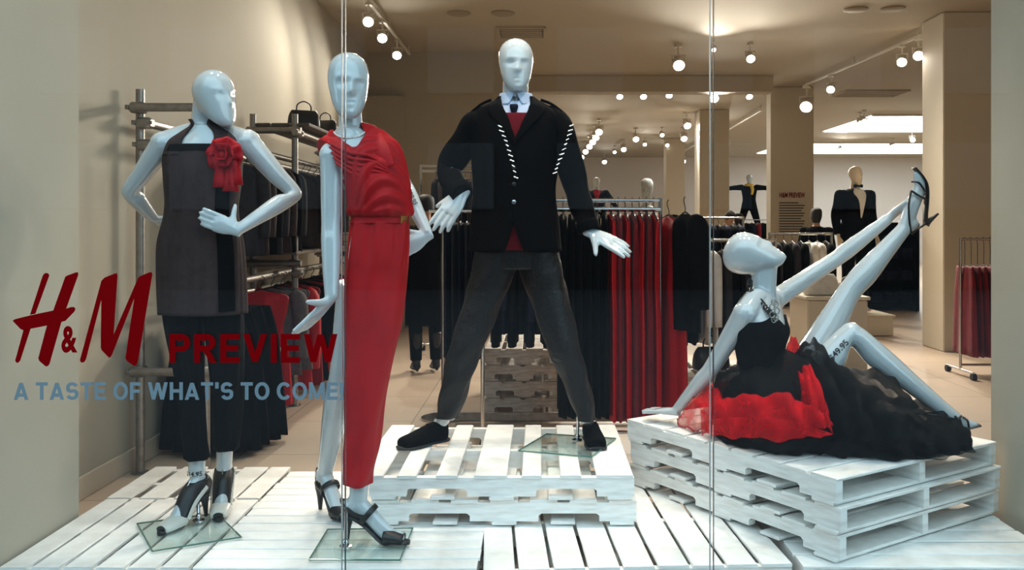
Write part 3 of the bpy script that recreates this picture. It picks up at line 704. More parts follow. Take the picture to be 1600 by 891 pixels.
        MB().add(*loft(tube_st([T+f*0.002+V(0, 0, -0.004), T+f*0.012+V(0, 0, -0.005)], [0.022, 0.020], .7, sd), 2, 14)).build('peep_toe', M_LEATHER, so)
        MB().add(*loft(sole_st(q, 0.010, 0.010), 4, 12)).build('sole', M_LEATHER, so)
        heel_spike(q).build('heel', M_LEATHER, so)
        for s_ in (-1, 1):
            pn = MB(); ribbon(pn, [an*0.75+H*0.25+sd*s_*0.044+V(0, 0, -0.012), an*0.55+B*0.45+sd*s_*0.044+V(0, 0, -0.01), B-f*0.03+sd*s_*0.042+V(0, 0, 0.002)], 0.020, 0.006, V(0, 0, 1)); pn.build('side_panel', M_CREAM, so)
        MB().tube([an+f*0.042+V(0, 0, 0.012), an*0.7+B*0.3+f*0.030+V(0, 0, 0.022)], 0.0022, 6).build('zip', M_CHROME, so)
    # price on the ankle
    c0, ax = P(307.5, 738, 3.745), V(0.0, 0, 1)
    MB().add(*cyl_text('$14.95', c0, ax, (-0.05, -1, 0), 0.0385, 0.022, 0.075)).build('price_lettering', M_INK, t, smooth=False)
    glass_plate(t, [(214, 817), (238, 860), (377, 838), (339, 801)], 0.0, (fa['H'].x+0.01, fa['H'].y-0.075, fa['an']-V(0, 0, 0.05)))
    # rose at the neckline
    rc = P(348, 242, Y-0.135); ro = MB().ball(rc, 0.022).build('rose', M_ROSE, t); ro['label'] = 'red fabric rose at the neckline'
    k = 0
    for ring, (n, R, sz) in enumerate(((4, 0.012, 0.026), (6, 0.026, 0.033), (8, 0.041, 0.037))):
        for i in range(n):
            a = 2*math.pi*i/n+ring*0.5; d = V(math.cos(a), 0, math.sin(a)); fwd = V(0, -1, 0); sd = fwd.cross(d); mb = MB()
            base = rc+d*R*0.45+V(0, 0.012*ring, 0); vs = []; f = []
            for p in range(5):
                for q in range(5):
                    x = (q-2)/2; y = p/4
                    w = sz*(0.55+0.5*math.sin(y*2.2))*x*0.8; l = sz*1.05*y
                    cup = 0.35*sz*(y**2)*(-1 if ring == 2 else 0.4)+0.012*x*x
                    vs.append(base+sd*w+d*(R*0.5*y+l*(0.35+0.25*ring))+fwd*(sz*(0.9-0.34*ring)*y+cup*(1-0.2*ring)+0.004*math.sin(5*x+k)))
            vs = np.array([v[:] for v in vs]); f = [(p*5+q, p*5+q+1, (p+1)*5+q+1, (p+1)*5+q) for p in range(4) for q in range(4)]
            v2, f2 = thicken(vs, f, (0, -0.0025, 0)); mb.add(v2, f2).build('petal', M_ROSE, ro, angle=180); k += 1
    for i, (dx, dz) in enumerate(((-0.02, -0.06), (0.02, -0.075), (0.035, -0.05))):
        c = rc+V(dx, 0.03, dz); vs = [c+V(x*0.027*(1-0.3*y), -0.018*math.cos(x*1.5)+0.006*math.sin(6*x+i), y*0.05-0.02) for y in (-1, -.4, .3, 1) for x in (-1, -.5, 0, .5, 1)]
        f = [(p*5+q, p*5+q+1, (p+1)*5+q+1, (p+1)*5+q) for p in range(3) for q in range(4)]
        v2, f2 = thicken(np.array([v[:] for v in vs]), f, (0, -0.003, 0)); MB().add(v2, f2).build('petal', M_ROSE, ro, angle=180)
mannequin_tunic()

# ================================================================== MANNEQUIN 2: long red dress
def mannequin_red():
    Y = 3.52
    t = thing('mannequin', 'white female mannequin in a long draped red dress and black sandals', 'mannequin', G(565, 860))
    b = MB()
    TR = [(200, 532, 564, .050, .055), (212, 520, 590, .058, .068), (225, 512, 612, .078, .084), (250, 518, 618, .105, .09), (285, 534, 624, .115, .09), (335, 552, 632, .085, .085), (385, 545, 632, .09, .11), (430, 541, 632, .09, .12), (470, 546, 625, .08, .1)]
    b.add(*loft(prof(Y, TR), 4, 32))
    limb(b, [P(548, 208, 3.55), P(535, 218, 3.53), P(521, 240, 3.48)], [0.050, 0.045, 0.050]); limb(b, [P(548, 208, 3.55), P(580, 216, 3.56), P(606, 240, 3.59)], [0.050, 0.040, 0.045])
    arm(b, P(520, 243, 3.47), P(517, 352, 3.45), P(518, 464, 3.40), r=(0.052, 0.046, 0.041, 0.037, 0.038, 0.033, 0.026))
    hand(b, P(517, 466, 3.40), (-0.66, -0.15, -0.78), (-0.55, 0.2, 0.45), s=1.12, curl=(8, 12, 14, 16), spread=2, thumb=-62, tcurl=-8)
    arm(b, P(610, 243, 3.60), P(630, 286, 3.85), P(668, 366, 3.72))
    hand(b, P(668, 368, 3.72), (-0.80, -0.35, -0.48), (-0.3, 0.9, -0.1), s=1.0, curl=(4, 5, 6, 8), spread=2, thumb=-45, tcurl=0)
    neck(b, P(551, 226, 3.54), P(548, 196, 3.535), P(546, 160, 3.53), (0.062, 0.048, 0.046))
    head(b, P(544, 135, 3.49), (0.0, 0.05, 1), (0.34, -0.94, 0.0), h=0.262, s=1.02)
    leg(b, P(598, 455, 3.53), P(574, 592, 3.475), P(561, 772, 3.46), 0.78); limb(b, [P(562, 730, 3.46), P(560, 780, 3.46)], [0.042, 0.034]); leg(b, P(563, 445, 3.58), P(536, 585, 3.62), P(508, 738, 3.86), 1.08)
    fa = heel_foot(b, P(557, 786, 3.46), (0.97, -0.10), 0.008, 0.105); fb = heel_foot(b, P(507, 744, 3.86), (0.66, -0.75), 0.0, 0.115)
    skin(b, 'body', M_WHITE, t, 0.005, 5)
    # bodice with the draped cowl
    BS = prof(Y, [(200, 518, 596, .060, .065), (212, 512, 606, .070, .078), (225, 514, 620, .092, .09), (250, 526, 629, .118, .095), (285, 541, 636, .128, .095), (318, 548, 639, .12, .095), (338, 551, 638, .10, .092)])
    def boff(T, TH):
        th = (TH+np.pi) % (2*np.pi)-np.pi
        ph = (T*1.1-0.30*(th-0.45)**2)*46
        m = np.exp(-((th-0.3)/1.0)**2)*np.clip((T-0.12)*3, 0, 1)*np.clip((1.0-T)*6, 0, 1)
        return 0.010+0.0085*m*np.sin(ph)+0.014*m*np.exp(-((T-0.72)/0.2)**2)+0.010*np.exp(-((T-0.93)/0.06)**2)+0.003*np.sin(th*17)*np.clip((T-.7)*3, 0, 1)
    def btop(th):
        if th < -2.2 or th > 2.4: return 0.10
        if th < -1.05: return 0.42+0.28*math.exp(-((th+1.6)/0.3)**2)      # cut away under the bare arm
        return 0.16+0.24*math.exp(-((th+0.15)/0.42)**2)-0.10*math.exp(-((th+0.85)/0.25)**2)-0.12*math.exp(-((th-0.9)/0.5)**2)
    MB().add(*shell(BS, 10, 120, off=boff, thick=0.006, t0=lambda th: max(0, btop(th)))).build('bodice', M_RED, t, angle=180)
    def strap(pts, w, sd):
        m = MB(); ribbon(m, pts, w, 0.014, sd, 5); m.build('shoulder_strap', M_RED, t, angle=180)
    strap([P(548, 248, Y-0.125), P(528, 228, Y-0.095), P(511, 214, Y-0.03), P(505, 224, Y+0.05), P(512, 246, Y+0.09)], 0.052, V(0.85, -0.2, 0.4))
    strap([P(606, 262, Y-0.115), P(598, 236, Y-0.105), P(586, 213, Y-0.06), P(575, 196, Y+0.0), P(572, 200, Y+0.06)], 0.062, V(0.9, -0.2, -0.3))
    m = MB()
    for i in range(5):
        m.tube([P(512+i*3, 222+i*8, Y-0.085-0.008*i), P(545+i*3, 238+i*9, Y-0.128), P(578+i*3, 244+i*8, Y-0.135), P(606+i, 262+i*4, Y-0.118)], [0.005, 0.007, 0.007, 0.005], 8, 5)
    m.build('neckline_folds', M_RED, t, angle=180)
    # waistband with gold clasp
    WS = prof(Y, [(335, 551, 637, .098, .092), (342, 552, 636, .096, .09), (349, 551, 636, .098, .092)])
    wb = MB().add(*shell(WS, 4, 48, off=0.008, thick=0.006, full=True)).build('waistband', M_RED, t, angle=180)
    MB().add(*shell(WS, 3, 8, 0.9, 1.35, 0.011, 0.006)).build('clasp', M_GOLD, wb)
    # long tapering skirt with a slit on the left
    SS = prof(Y, [(345, 552, 636, .098, .092), (400, 545, 635, .108, .115), (430, 541, 633, .108, .12), (500, 540, 626, .10, .11, -.02), (560, 540, 613, .092, .09, -.03), (620, 540, 601, .08, .08, -.045), (700, 540, 588, .064, .065, -.055), (756, 541, 578, .054, .055, -.06)])
    def soff(T, TH):
        th = (TH+np.pi) % (2*np.pi)-np.pi
        return 0.006+0.007*np.sin(th*7+1.4*np.sin(T*3))*np.exp(-T*2.2)+0.005*np.sin(th*4+T*7)*T+0.004*np.sin(th*13+2*T)*np.exp(-((T-.08)/.12)**2)+0.006*np.sin(26*T+th*3)*np.exp(-((T-.9)/.14)**2)
    MB().add(*shell(SS, 9, 96, off=soff, thick=0.005, full=True)).build('skirt', M_RED, t, angle=180)
    # slit edge falling beside the bare leg
    # necklace
    nk = MB()
    for i in range(22):
        a = -1.35+2.7*i/21; nk.ball(P(550, 207+11*math.cos(a)*1.0, Y)+V(math.sin(a)*0.060, -0.050-0.018*math.cos(a), 0.0), 0.0048, 8)
    nk.build('pearl_necklace', mat('pearl', (225, 215, 205), 0.25), t)
    # black slingback sandals
    for q, st in ((fa, 1), (fb, 0)):
        an, B, T, H, f, sd, gz = (q[k] for k in ('an', 'B', 'T', 'H', 'f', 'sd', 'gz'))
        so = MB().add(*loft(sole_st(q, 0.012, 0.010), 4, 12)).build('sandal', M_LEATHER, t); so['label'] = 'black high-heeled strappy sandal'
        heel_spike(q, 0.026, 0.008, 0.0).build('heel', M_LEATHER, so)
        vamp = tube_st([B-f*0.014+V(0, 0, -0.004), B+f*0.022+V(0, 0, -0.006), T-f*0.004+V(0, 0, -0.006)], [0.041, 0.040, 0.033], [.70, .62, .6], sd)
        MB().add(*shell(vamp, 4, 20, 0, 2*math.pi, 0.001, 0.006)).build('vamp', M_LEATHER, so, angle=180)
        c1 = an*0.62+B*0.38+V(0, 0, 0.004)
        ring = lambda c, ax, r1, r2, n=15: [c+sd*math.cos(2*math.pi*i/n)*r1+ax*math.sin(2*math.pi*i/n)*r2 for i in range(n+1)]
        ax = (V(0, 0, 1)*0.75+f*0.66)
        m = MB(); ribbon(m, ring(c1, ax, 0.041, 0.044), 0.022, 0.005, f*0.7-V(0, 0, 0.7), 2); m.build('instep_strap', M_LEATHER, so, angle=180)
        ax2 = f*0.9+V(0, 0, 0.25)
        m = MB(); ribbon(m, [c1+sd*0.040, an-V(0, 0, 0.03)+sd*0.040, H+V(0, 0, 0.03)-f*0.034, an-V(0, 0, 0.03)-sd*0.040, c1-sd*0.040], 0.018, 0.005, V(0, 0, 1), 5); m.build('heel_strap', M_LEATHER, so, angle=180)
    # price on the forearm
    e0, w0 = P(630, 286, 3.85), P(668, 366, 3.72)
    MB().add(*along_text('$29.95', e0*0.62+w0*0.38, w0-e0, (0.25, -1, 0.2), 0.0395, 0.024, 0.085)).build('price_lettering', M_INK, t, smooth=False)
    glass_plate(t, [(483, 873), (512, 826), (645, 824), (625, 874)], 0.0, (P(541, 860, 3.42).x, 3.41, P(541, 800, 3.425)))
mannequin_red()
# ================================================================== MANNEQUIN 3: male in the military jacket
def mannequin_male():
    Y = 4.15
    t = thing('mannequin', 'white male mannequin in a black jacket and dark trousers standing astride', 'mannequin', G(800, 697, 0.209))
    b = MB()
    b.add(*loft(prof(Y, [(158, 788, 824, .05, .055), (175, 760, 852, .07, .08), (200, 745, 868, .10, .10), (250, 752, 860, .11, .105), (310, 760, 850, .10, .10), (380, 752, 860, .10, .11), (420, 765, 850, .08, .09)]), 4, 28))
    arm(b, P(752, 195, Y), P(701, 262, Y+.10), P(722, 300, Y-.10), 0.85)
    hand(b, P(724, 300, Y-.08), (-0.55, -0.2, -0.80), (0.25, 0.93, -0.2), s=1.3, curl=(4, 8, 12, 16), spread=3, thumb=-30, tcurl=0)
    arm(b, P(865, 195, Y), P(897, 285, Y+.03), P(921, 362, Y-.05), 0.85)
    hand(b, P(922, 363, Y-.06), (0.88, -0.30, -0.42), (-0.2, 0.62, -0.76), s=1.25, curl=(6, 10, 12, 14), spread=4, thumb=-50, tcurl=-8)
    neck(b, P(806, 190, Y), P(805, 165, Y), P(806, 125, Y), (0.070, 0.062, 0.060))
    head(b, P(806, 103, Y-.02), (0, 0.04, 1), (0.12, -0.99, 0), h=0.25, s=1.02, nose=0.55, wide=1.0)
    leg(b, P(782, 400, Y), P(724, 545, Y-.02), P(703, 655, Y+.05), 0.75); leg(b, P(838, 400, Y), P(885, 545, Y-.03), P(915, 660, Y), 0.75)
    # ankles and feet inside the shoes
    h1 = G(693, 690, 0.211); limb(b, [P(701, 640, Y+.05), V(h1.x-.015, h1.y-.012, .30), V(h1.x-.045, h1.y-.045, .26)], [0.036, 0.033, 0.030], 4, 14)
    h2 = G(920, 684, 0.211); limb(b, [P(916, 650, Y), V(h2.x, h2.y-.05, .30), V(h2.x+.005, h2.y-.08, .26)], [0.036, 0.033, 0.030], 4, 14)
    skin(b, 'body', M_WHITE, t, 0.005, 5)
    # shirt, tie, jumper
    SH = prof(Y, [(148, 785, 827, .056, .062), (158, 780, 832, .064, .068), (172, 766, 850, .082, .085), (190, 752, 862, .100, .10), (225, 750, 862, .115, .105), (280, 754, 856, .112, .10), (330, 756, 852, .11, .10), (390, 752, 862, .115, .115)])
    jr = MB().add(*shell(SH, 5, 48, off=0.012, thick=0.006, t0=lambda th: 0.36 if abs(th) < 0.9 else 0.27)).build('jumper', M_SWEAT, t, angle=180)
    sh = MB().add(*shell(SH, 5, 48, off=0.004, thick=0.004, t0=lambda th: 0.13+0.05*math.exp(-(th/0.5)**2), t1=lambda th: 0.45)).build('shirt', M_SHIRT, t, angle=180)
    co = MB()
    for s_ in (-1, 1):
        co.add(*shell(prof(Y, [(147, 783, 829, .058, .064), (156, 782, 830, .062, .066), (166, 779, 833, .07, .07)]), 4, 14, lambda q: s_*(0.04+0.30*q), lambda q: s_*2.2, lambda T, TH: 0.006+0.008*T, 0.005))
    co.build('collar', M_SHIRT, sh, angle=180)
    kn = P(803, 171, Y-.09)
    tie = MB().add(*loft([(kn+V(0, 0, 0.024), V(1, 0, 0), V(0, -1, 0), .017, .008, .008), (kn+V(0, -.004, 0.012), V(1, 0, 0), V(0, -1, 0), .020, .012, .01), (kn+V(0, -.004, -0.014), V(1, 0, 0), V(0, -1, 0), .013, .010, .008), (kn+V(0, -.010, -0.03), V(1, 0, 0), V(0, -1, 0), .017, .007, .006), (kn+V(0, -.022, -0.10), V(1, 0, 0), V(0, -1, 0), .026, .006, .006)], 4, 14))
    tie.build('tie', M_NAVY, t, angle=180)
    # jacket
    JS = prof(Y, [(152, 781, 831, .064, .070), (160, 772, 842, .074, .078), (170, 752, 862, .09, .092), (184, 740, 876, .105, .105), (205, 738, 876, .12, .112), (250, 741, 870, .132, .115), (300, 744, 864, .13, .112), (345, 739, 869, .132, .12), (392, 736, 874, .14, .13)])
    wv = lambda q: float(np.interp(q, [0, .125, .25, .375, .5, .58, .86, 1.0], [1.0, .66, .36, .21, .10, -.05, -.05, .22]))
    jo = lambda T, TH: 0.012+0.003*np.sin(TH*6+T*8)+0.002*np.sin(TH*13-T*12)
    mj = MB().add(*shell(JS, 6, 72, lambda q: wv(q), lambda q: 2*math.pi-wv(q), jo, 0.008))
    sl = lambda T, TH: 0.003*np.sin(T*26+TH*2)+0.002*np.sin(T*14-TH*3)
    mj.add(*loft(tube_st([P(770, 184, Y), P(749, 192, Y), P(729, 220, Y+.04), P(702, 260, Y+.10), P(706, 280, Y+.03), P(723, 304, Y-.10)], [0.060, 0.072, 0.070, 0.062, 0.057, 0.046]), 7, 24, off=sl))
    mj.add(*loft(tube_st([P(846, 184, Y), P(866, 192, Y), P(881, 225, Y), P(898, 285, Y+.03), P(909, 322, Y), P(921, 362, Y-.05)], [0.060, 0.072, 0.068, 0.060, 0.054, 0.047]), 7, 24, off=sl))
    jk = mj.build('jacket', M_BLACK2, t, angle=180); jk['label'] = 'black military jacket with shoulder straps'
    for s_ in (-1, 1):
        lp = MB().add(*shell(JS, 6, 8, (lambda q: wv(q)-0.015) if s_ > 0 else (lambda q: -wv(q)-0.05-.35*math.sin(min(1, q/.56)*math.pi)), (lambda q: wv(q)+0.05+.35*math.sin(min(1, q/.56)*math.pi)) if s_ > 0 else (lambda q: -wv(q)+0.015), 0.019, 0.006, t0=lambda th: 0.02, t1=lambda th: 0.57))
        lp.build('lapel', M_BLACK2, jk, angle=180)
        ep = MB(); a, c = (P(768, 163, Y-.01), P(738, 180, Y-.01)) if s_ < 0 else (P(845, 163, Y-.01), P(878, 180, Y-.01))
        ribbon(ep, [a+V(0, 0, .02), (a+c)/2+V(0, 0, .026), c+V(0, 0, .016)], 0.05, 0.010, V(0, 1, 0)); ep.build('epaulette', M_BLACK2, jk, angle=180)
        cu = MB(); w = (P(723, 304, Y-.10), P(716, 295, Y-.06)) if s_ < 0 else (P(921, 362, Y-.05), P(916, 346, Y-.04)); cu.add(*shell(tube_st([w[0], w[1]], [0.049, 0.052]), 3, 20, 0, 2*math.pi, 0.002, 0.006)); cu.build('cuff', M_BLACK2, jk, angle=180)
    for y in (262, 288, 316):
        q = P(803, y, Y-.150); MB().tube([q, q+V(0, -.006, 0), q+V(0, -.008, 0)], [0.010, 0.010, 0.004], 10).build('button', M_CHROME if y == 316 else M_LEATHER, jk)
    # trousers
    tr = MB(); fo = lambda T, TH: 0.004*np.sin(T*34+TH*2)*np.clip(T*1.4, 0.2, 1)+0.003*np.sin(TH*5+T*13)
    tr.add(*loft(prof(Y, [(370, 742, 868, .11, .12), (395, 742, 868, .11, .125), (420, 748, 866, .10, .11)]), 4, 36))
    tr.add(*loft(prof(Y, [(392, 741, 812, .105, .115), (425, 737, 806, .10, .11), (470, 724, 786, .092, .095), (540, 703, 757, .078, .078, -.02), (600, 690, 735, .066, .066, .01), (652, 680, 717, .056, .056, .05)]), 8, 32, off=fo))
    tr.add(*loft(prof(Y, [(392, 806, 872, .105, .115), (425, 812, 880, .10, .11), (470, 828, 890, .092, .095), (540, 853, 906, .078, .078, -.02), (600, 880, 922, .066, .066, 0), (656, 902, 931, .054, .054, 0)]), 8, 32, off=fo))
    tr.build('trousers', M_COATED, t, angle=180)
    # plain black canvas shoes
    z0 = 0.211
    def shoe(h, f, L=0.27):
        f = Vector((*f, 0)).normalized(); sd = V(-f.y, f.x, 0); h = Vector(h); pts = []
        S = [(h-f*0.005+V(0, 0, .045), sd, V(0, 0, 1), .012, .045, .03), (h+f*0.02+V(0, 0, .045), sd, V(0, 0, 1), .034, .055, .043), (h+f*.07+V(0, 0, .045), sd, V(0, 0, 1), .040, .056, .043), (h+f*.13+V(0, 0, .038), sd, V(0, 0, 1), .041, .048, .036), (h+f*.19+V(0, 0, .030), sd, V(0, 0, 1), .048, .036, .028), (h+f*.245+V(0, 0, .026), sd, V(0, 0, 1), .042, .026, .024), (h+f*L+V(0, 0, .022), sd, V(0, 0, 1), .016, .014, .018)]
        o = MB().add(*loft(S, 4, 20, p=0.85)).build('shoe', M_BLACK2, t, angle=180); o['label'] = 'black canvas shoe'
        S2 = [(h+f*(-.012)+V(0, 0, .008), sd, V(0, 0, 1), .014, .008, .008), (h+f*.02+V(0, 0, .008), sd, V(0, 0, 1), .037, .008, .008), (h+f*.10+V(0, 0, .008), sd, V(0, 0, 1), .038, .008, .008), (h+f*.19+V(0, 0, .008), sd, V(0, 0, 1), .051, .008, .008), (h+f*.25+V(0, 0, .008), sd, V(0, 0, 1), .044, .008, .008), (h+f*(L+.012)+V(0, 0, .008), sd, V(0, 0, 1), .015, .008, .008)]
        MB().add(*loft(S2, 4, 20, p=0.8)).build('sole', M_RUBBER, o, angle=180)
        m = MB()
        for i in range(4): ribbon(m, [h+f*(.10+.022*i)+V(0, 0, .090-.012*i)+sd*.022, h+f*(.105+.022*i)+V(0, 0, .096-.012*i), h+f*(.10+.022*i)+V(0, 0, .090-.012*i)-sd*.022], 0.008, 0.004, f)
        m.build('laces', M_BLACK, o)
    shoe(h1+V(0.012, 0.012, 0), (-0.74, -0.67), 0.255); shoe(h2, (0.10, -1), 0.24)
    c0 = P(803, 158, Y); MB().add(*cyl_text('$29.95', c0, V(-0.25, 0, 1), (-0.25, -1, 0), 0.066, 0.026, 0.085)).build('price_lettering', M_INK, t, smooth=False)
    glass_plate(t, [(810, 703), (924, 713), (962, 684), (854, 677)], 0.209, (P(902, 680, 4.2).x, 4.22, P(904, 640, 4.2)))
mannequin_male()

# ================================================================== MANNEQUIN 4: seated on the stack of three
def mannequin_seated():
    zt = 0.316
    t = thing('mannequin', 'white female mannequin seated on the pallet stack with one leg raised', 'mannequin', (1.05, 3.85, zt))
    u, v = V(0.60, 0.80, 0), V(0.80, -0.60, 0); b = MB()
    def st(x, y, Y_, ru, rf, rb, lean=0.0): return (P(x, y, Y_), u, v, ru, rf, rb)
    TS = [st(1218, 640, 3.84, .155, .11, .12), st(1205, 610, 3.86, .150, .10, .11), st(1192, 580, 3.88, .115, .085, .085), st(1186, 545, 3.90, .128, .10, .09), st(1184, 515, 3.91, .148, .125, .095), st(1185, 488, 3.92, .155, .095, .095), st(1188, 470, 3.93, .145, .065, .08), st(1190, 455, 3.94, .075, .055, .06)]
    b.add(*loft(TS, 4, 32))
    limb(b, [P(1190, 462, 3.94), P(1178, 470, 3.86), P(1166, 488, 3.81)], [0.05, 0.046, 0.05]); limb(b, [P(1190, 462, 3.94), P(1200, 464, 4.0), P(1208, 468, 4.04)], [0.05, 0.046, 0.05])
    arm(b, P(1164, 490, 3.81), P(1110, 578, 3.95), P(1058, 640, 4.12), r=(0.052, 0.047, 0.040, 0.036, 0.037, 0.030, 0.024))
    hand(b, P(1056, 643, 4.12), (-0.72, 0.68, -0.10), (0.05, 0.0, -1), s=1.1, curl=(2, 3, 3, 4), spread=5, thumb=-42, tcurl=0)
    arm(b, P(1208, 470, 4.05), P(1310, 402, 4.06), P(1388, 342, 4.04), r=(0.046, 0.043, 0.038, 0.036, 0.037, 0.031, 0.024))
    hand(b, P(1390, 340, 4.04), (0.72, -0.12, 0.62), (0.5, -0.5, -0.6), s=1.05, curl=(12, 14, 18, 22), spread=3, thumb=-38, tcurl=0)
    neck(b, P(1191, 472, 3.94), P(1193, 445, 3.94), P(1195, 412, 3.94), (0.064, 0.055, 0.056))
    head(b, P(1176, 400, 3.94), (-0.84, 0.10, 0.50), (0.52, -0.28, 0.80), h=0.238, s=1.06, nose=0.55)
    hp2, kn2, an2 = P(1250, 590, 3.96), P(1328, 455, 3.97), P(1414, 356, 3.97)
    leg(b, hp2, kn2, an2, 1.0)
    hp1, kn1, an1 = P(1238, 622, 3.78), P(1330, 524, 3.82), P(1474, 640, 3.76)
    leg(b, hp1, kn1, an1, 1.0); b.ball(kn1+V(0, 0, .004), 0.052)
    # feet: raised one pointing up, lowered one stretched on its toes
    limb(b, [an2, P(1424, 350, 3.97), P(1432, 346, 3.97)], [0.032, 0.030, 0.022], 3, 14)
    limb(b, [an2, P(1424, 325, 3.97), P(1436, 296, 3.97), P(1435, 278, 3.97), P(1430, 268, 3.97)], [0.032, 0.032, 0.028, 0.022, 0.012], 4, 14, [1, .95, .8, .7, .6])
    limb(b, [an1, P(1472, 656, 3.76), P(1466, 664, 3.76)], [0.032, 0.032, 0.022], 3, 14)
    limb(b, [an1, P(1492, 654, 3.75), P(1508, 663, 3.74), P(1528, 664, 3.73)], [0.032, 0.030, 0.026, 0.012], 4, 14, [1, .95, .7, .5])
    skin(b, 'body', M_WHITE, t, 0.005, 5)
    # strapless black bodice with a sweetheart edge
    MB().add(*shell(TS, 6, 64, off=lambda T, TH: 0.007+0.002*np.sin(TH*9+T*20), thick=0.006, t0=lambda th: 0.0, t1=lambda th: 0.655+0.04*math.exp(-((abs(th)-0.45)/0.3)**2)-0.045*math.exp(-(th/0.15)**2)-0.03*max(0, abs(th)-1.2)/2)).build('bodice', M_BLACK, t, angle=180)
    MB().add(*shell([TS[1], TS[2], TS[3]], 5, 48, off=0.013, thick=0.006, full=True, )).build('waist_sash', M_BLACK2, t, angle=180) if False else None
    # tulle skirt: opaque black underskirt, sheer black layers, red layers
    def mound(rows, sc=1.0, dz=0.0):
        S = []
        for (x, yt, dr, Y_) in rows:
            X = (x-CX)*Y_/F; zt_ = CAMZ-(yt-CY)*Y_/F+dz; S.append((V(X, Y_, (zt_+zt)/2), V(0, 0, 1), V(0, -1, 0), max((zt_-zt)/2*sc, .004), dr*sc, dr*sc))
        return S
    R0 = [(1112, 655, .03, 3.99), (1126, 612, .13, 3.93), (1165, 588, .22, 3.88), (1205, 582, .25, 3.86), (1245, 572, .26, 3.84), (1278, 578, .24, 3.82), (1310, 606, .25, 3.80), (1350, 634, .24, 3.79), (1390, 655, .22, 3.79), (1425, 664, .20, 3.80), (1460, 672, .17, 3.82), (1488, 680, .11, 3.84), (1496, 690, .03, 3.85)]
    flat = lambda pts: np.stack([pts[:, 0], pts[:, 1], np.maximum(pts[:, 2], zt-0.004)], 1)
    uo = lambda T, TH: 0.016*np.sin(T*38+TH*2)*np.sin(TH*3+T*9)+0.010*np.sin(T*71-TH*5)
    vv, ff = loft(mound(R0), 8, 48, off=uo); vv = np.array(vv); vv[:, 2] = np.maximum(vv[:, 2], zt)
    us = MB().add(vv, ff).build('skirt', M_BLACK, t, angle=180); us['label'] = 'black underskirt spread over the pallet'
    def ruffle(name, S, th0, th1, off, m, n=40, k=8, amp=0.02, f1=30, seed=0):
        ro = lambda T, TH: off+amp*np.sin(T*f1+TH*3+seed)*(0.35+0.65*np.abs(np.sin(TH*2+T*5+seed)))+amp*0.5*np.sin(T*f1*2.3-TH*6)
        w, g = shell(S, k, n, th0, th1, ro, 0.0015); w = np.array(w); w[:, 2] = np.maximum(w[:, 2], zt+0.001)
        o = MB().add(w, g).build(name, m, us, angle=180); return o
    RA = [(x, yt-(16 if x < 1300 else 26), dr, Y_) for x, yt, dr, Y_ in R0]
    ruffle('sheer_layer', mound(RA), -1.2, 2.6, 0.022, M_TULLE_B, 56, 9, 0.018, 34, 0.4)
    RB = [(1240, 560, .10, 3.78), (1262, 535, .14, 3.75), (1277, 530, .10, 3.73), (1300, 566, .20, 3.72), (1345, 580, .22, 3.71), (1385, 590, .20, 3.72), (1410, 612, .18, 3.74), (1450, 648, .14, 3.78), (1490, 656, .10, 3.80), (1500, 680, .04, 3.80)]
    ruffle('sheer_layer', mound(RB), -1.1, 2.2, 0.0, M_TULLE_B, 48, 9, 0.018, 26, 1.7)
    RC = [(x, yt-6, dr*1.05, Y_) for x, yt, dr, Y_ in R0]
    ruffle('sheer_layer', mound(RC), -1.5, -0.35, 0.085, M_TULLE_B, 30, 9, 0.02, 36, 1.1)
    ruffle('sheer_layer', mound(RC[4:]), -1.5, 0.9, 0.055, M_TULLE_B, 40, 9, 0.026, 44, 2.6)
    # red tulle: a band round the hip, a wedge behind the supporting arm, a puff by the thigh
    RD = [(1088, 640, .05, 4.00), (1112, 610, .17, 3.93), (1150, 596, .25, 3.87), (1200, 590, .29, 3.84), (1235, 592, .30, 3.82), (1262, 600, .29, 3.81)]
    ruffle('red_layer', mound(RD), lambda q: -0.10+.20*max(0, (q-.55)/.45), lambda q: .66-.5*max(0, (q-.6)/.4), 0.055, M_TULLE_R, 36, 9, 0.020, 30, 0.8)
    ruffle('red_layer', mound([(x, y+6, d, Y_) for x, y, d, Y_ in RD]), lambda q: -0.24+.25*max(0, (q-.5)/.5), lambda q: .22-.25*max(0, (q-.5)/.5), 0.075, M_TULLE_R, 30, 9, 0.018, 21, 3.1)
    RE = [(1058, 660, .02, 4.12), (1070, 640, .06, 4.06), (1090, 612, .13, 4.02), (1120, 600, .18, 3.98), (1150, 600, .18, 3.95)]
    ruffle('red_layer', mound(RE), -1.4, 2.2, 0.0, M_TULLE_R, 36, 9, 0.012, 24, 1.2)
    RF = [(1222, 580, .03, 3.80), (1230, 540, .06, 3.82), (1240, 528, .08, 3.84), (1252, 545, .07, 3.82), (1258, 580, .05, 3.80)]
    ruffle('red_layer', mound(RF), -1.5, 2.6, 0.0, M_TULLE_R, 30, 9, 0.010, 18, 0.3)
    RG = [(1222, 610, .20, 3.83), (1238, 574, .26, 3.80), (1254, 582, .27, 3.79), (1272, 622, .20, 3.79)]
    ruffle('red_layer', mound(RG), -.05, 1.1, 0.05, M_TULLE_R, 30, 9, 0.012, 16, 2.2)
    # necklace: knotted black chain with a metal pendant
    nk = MB()
    path = [P(1172, 440, 3.885), P(1171, 452, 3.86), P(1180, 462, 3.84), P(1190, 473, 3.82), P(1200, 485, 3.80), P(1209, 494, 3.79)]
    for i in range(15):
        q = i/14*(len(path)-1); j = min(int(q), len(path)-2); p = path[j].lerp(path[j+1], q-j); a = i*1.1
        nk.tube([p+V(math.cos(a+k*1.05)*.009, math.sin(k*1.05)*.006, math.sin(a+k*1.05)*.011) for k in range(7)], 0.0038, 6)
    nc = nk.build('necklace', M_LEATHER, t)
    pd = MB()
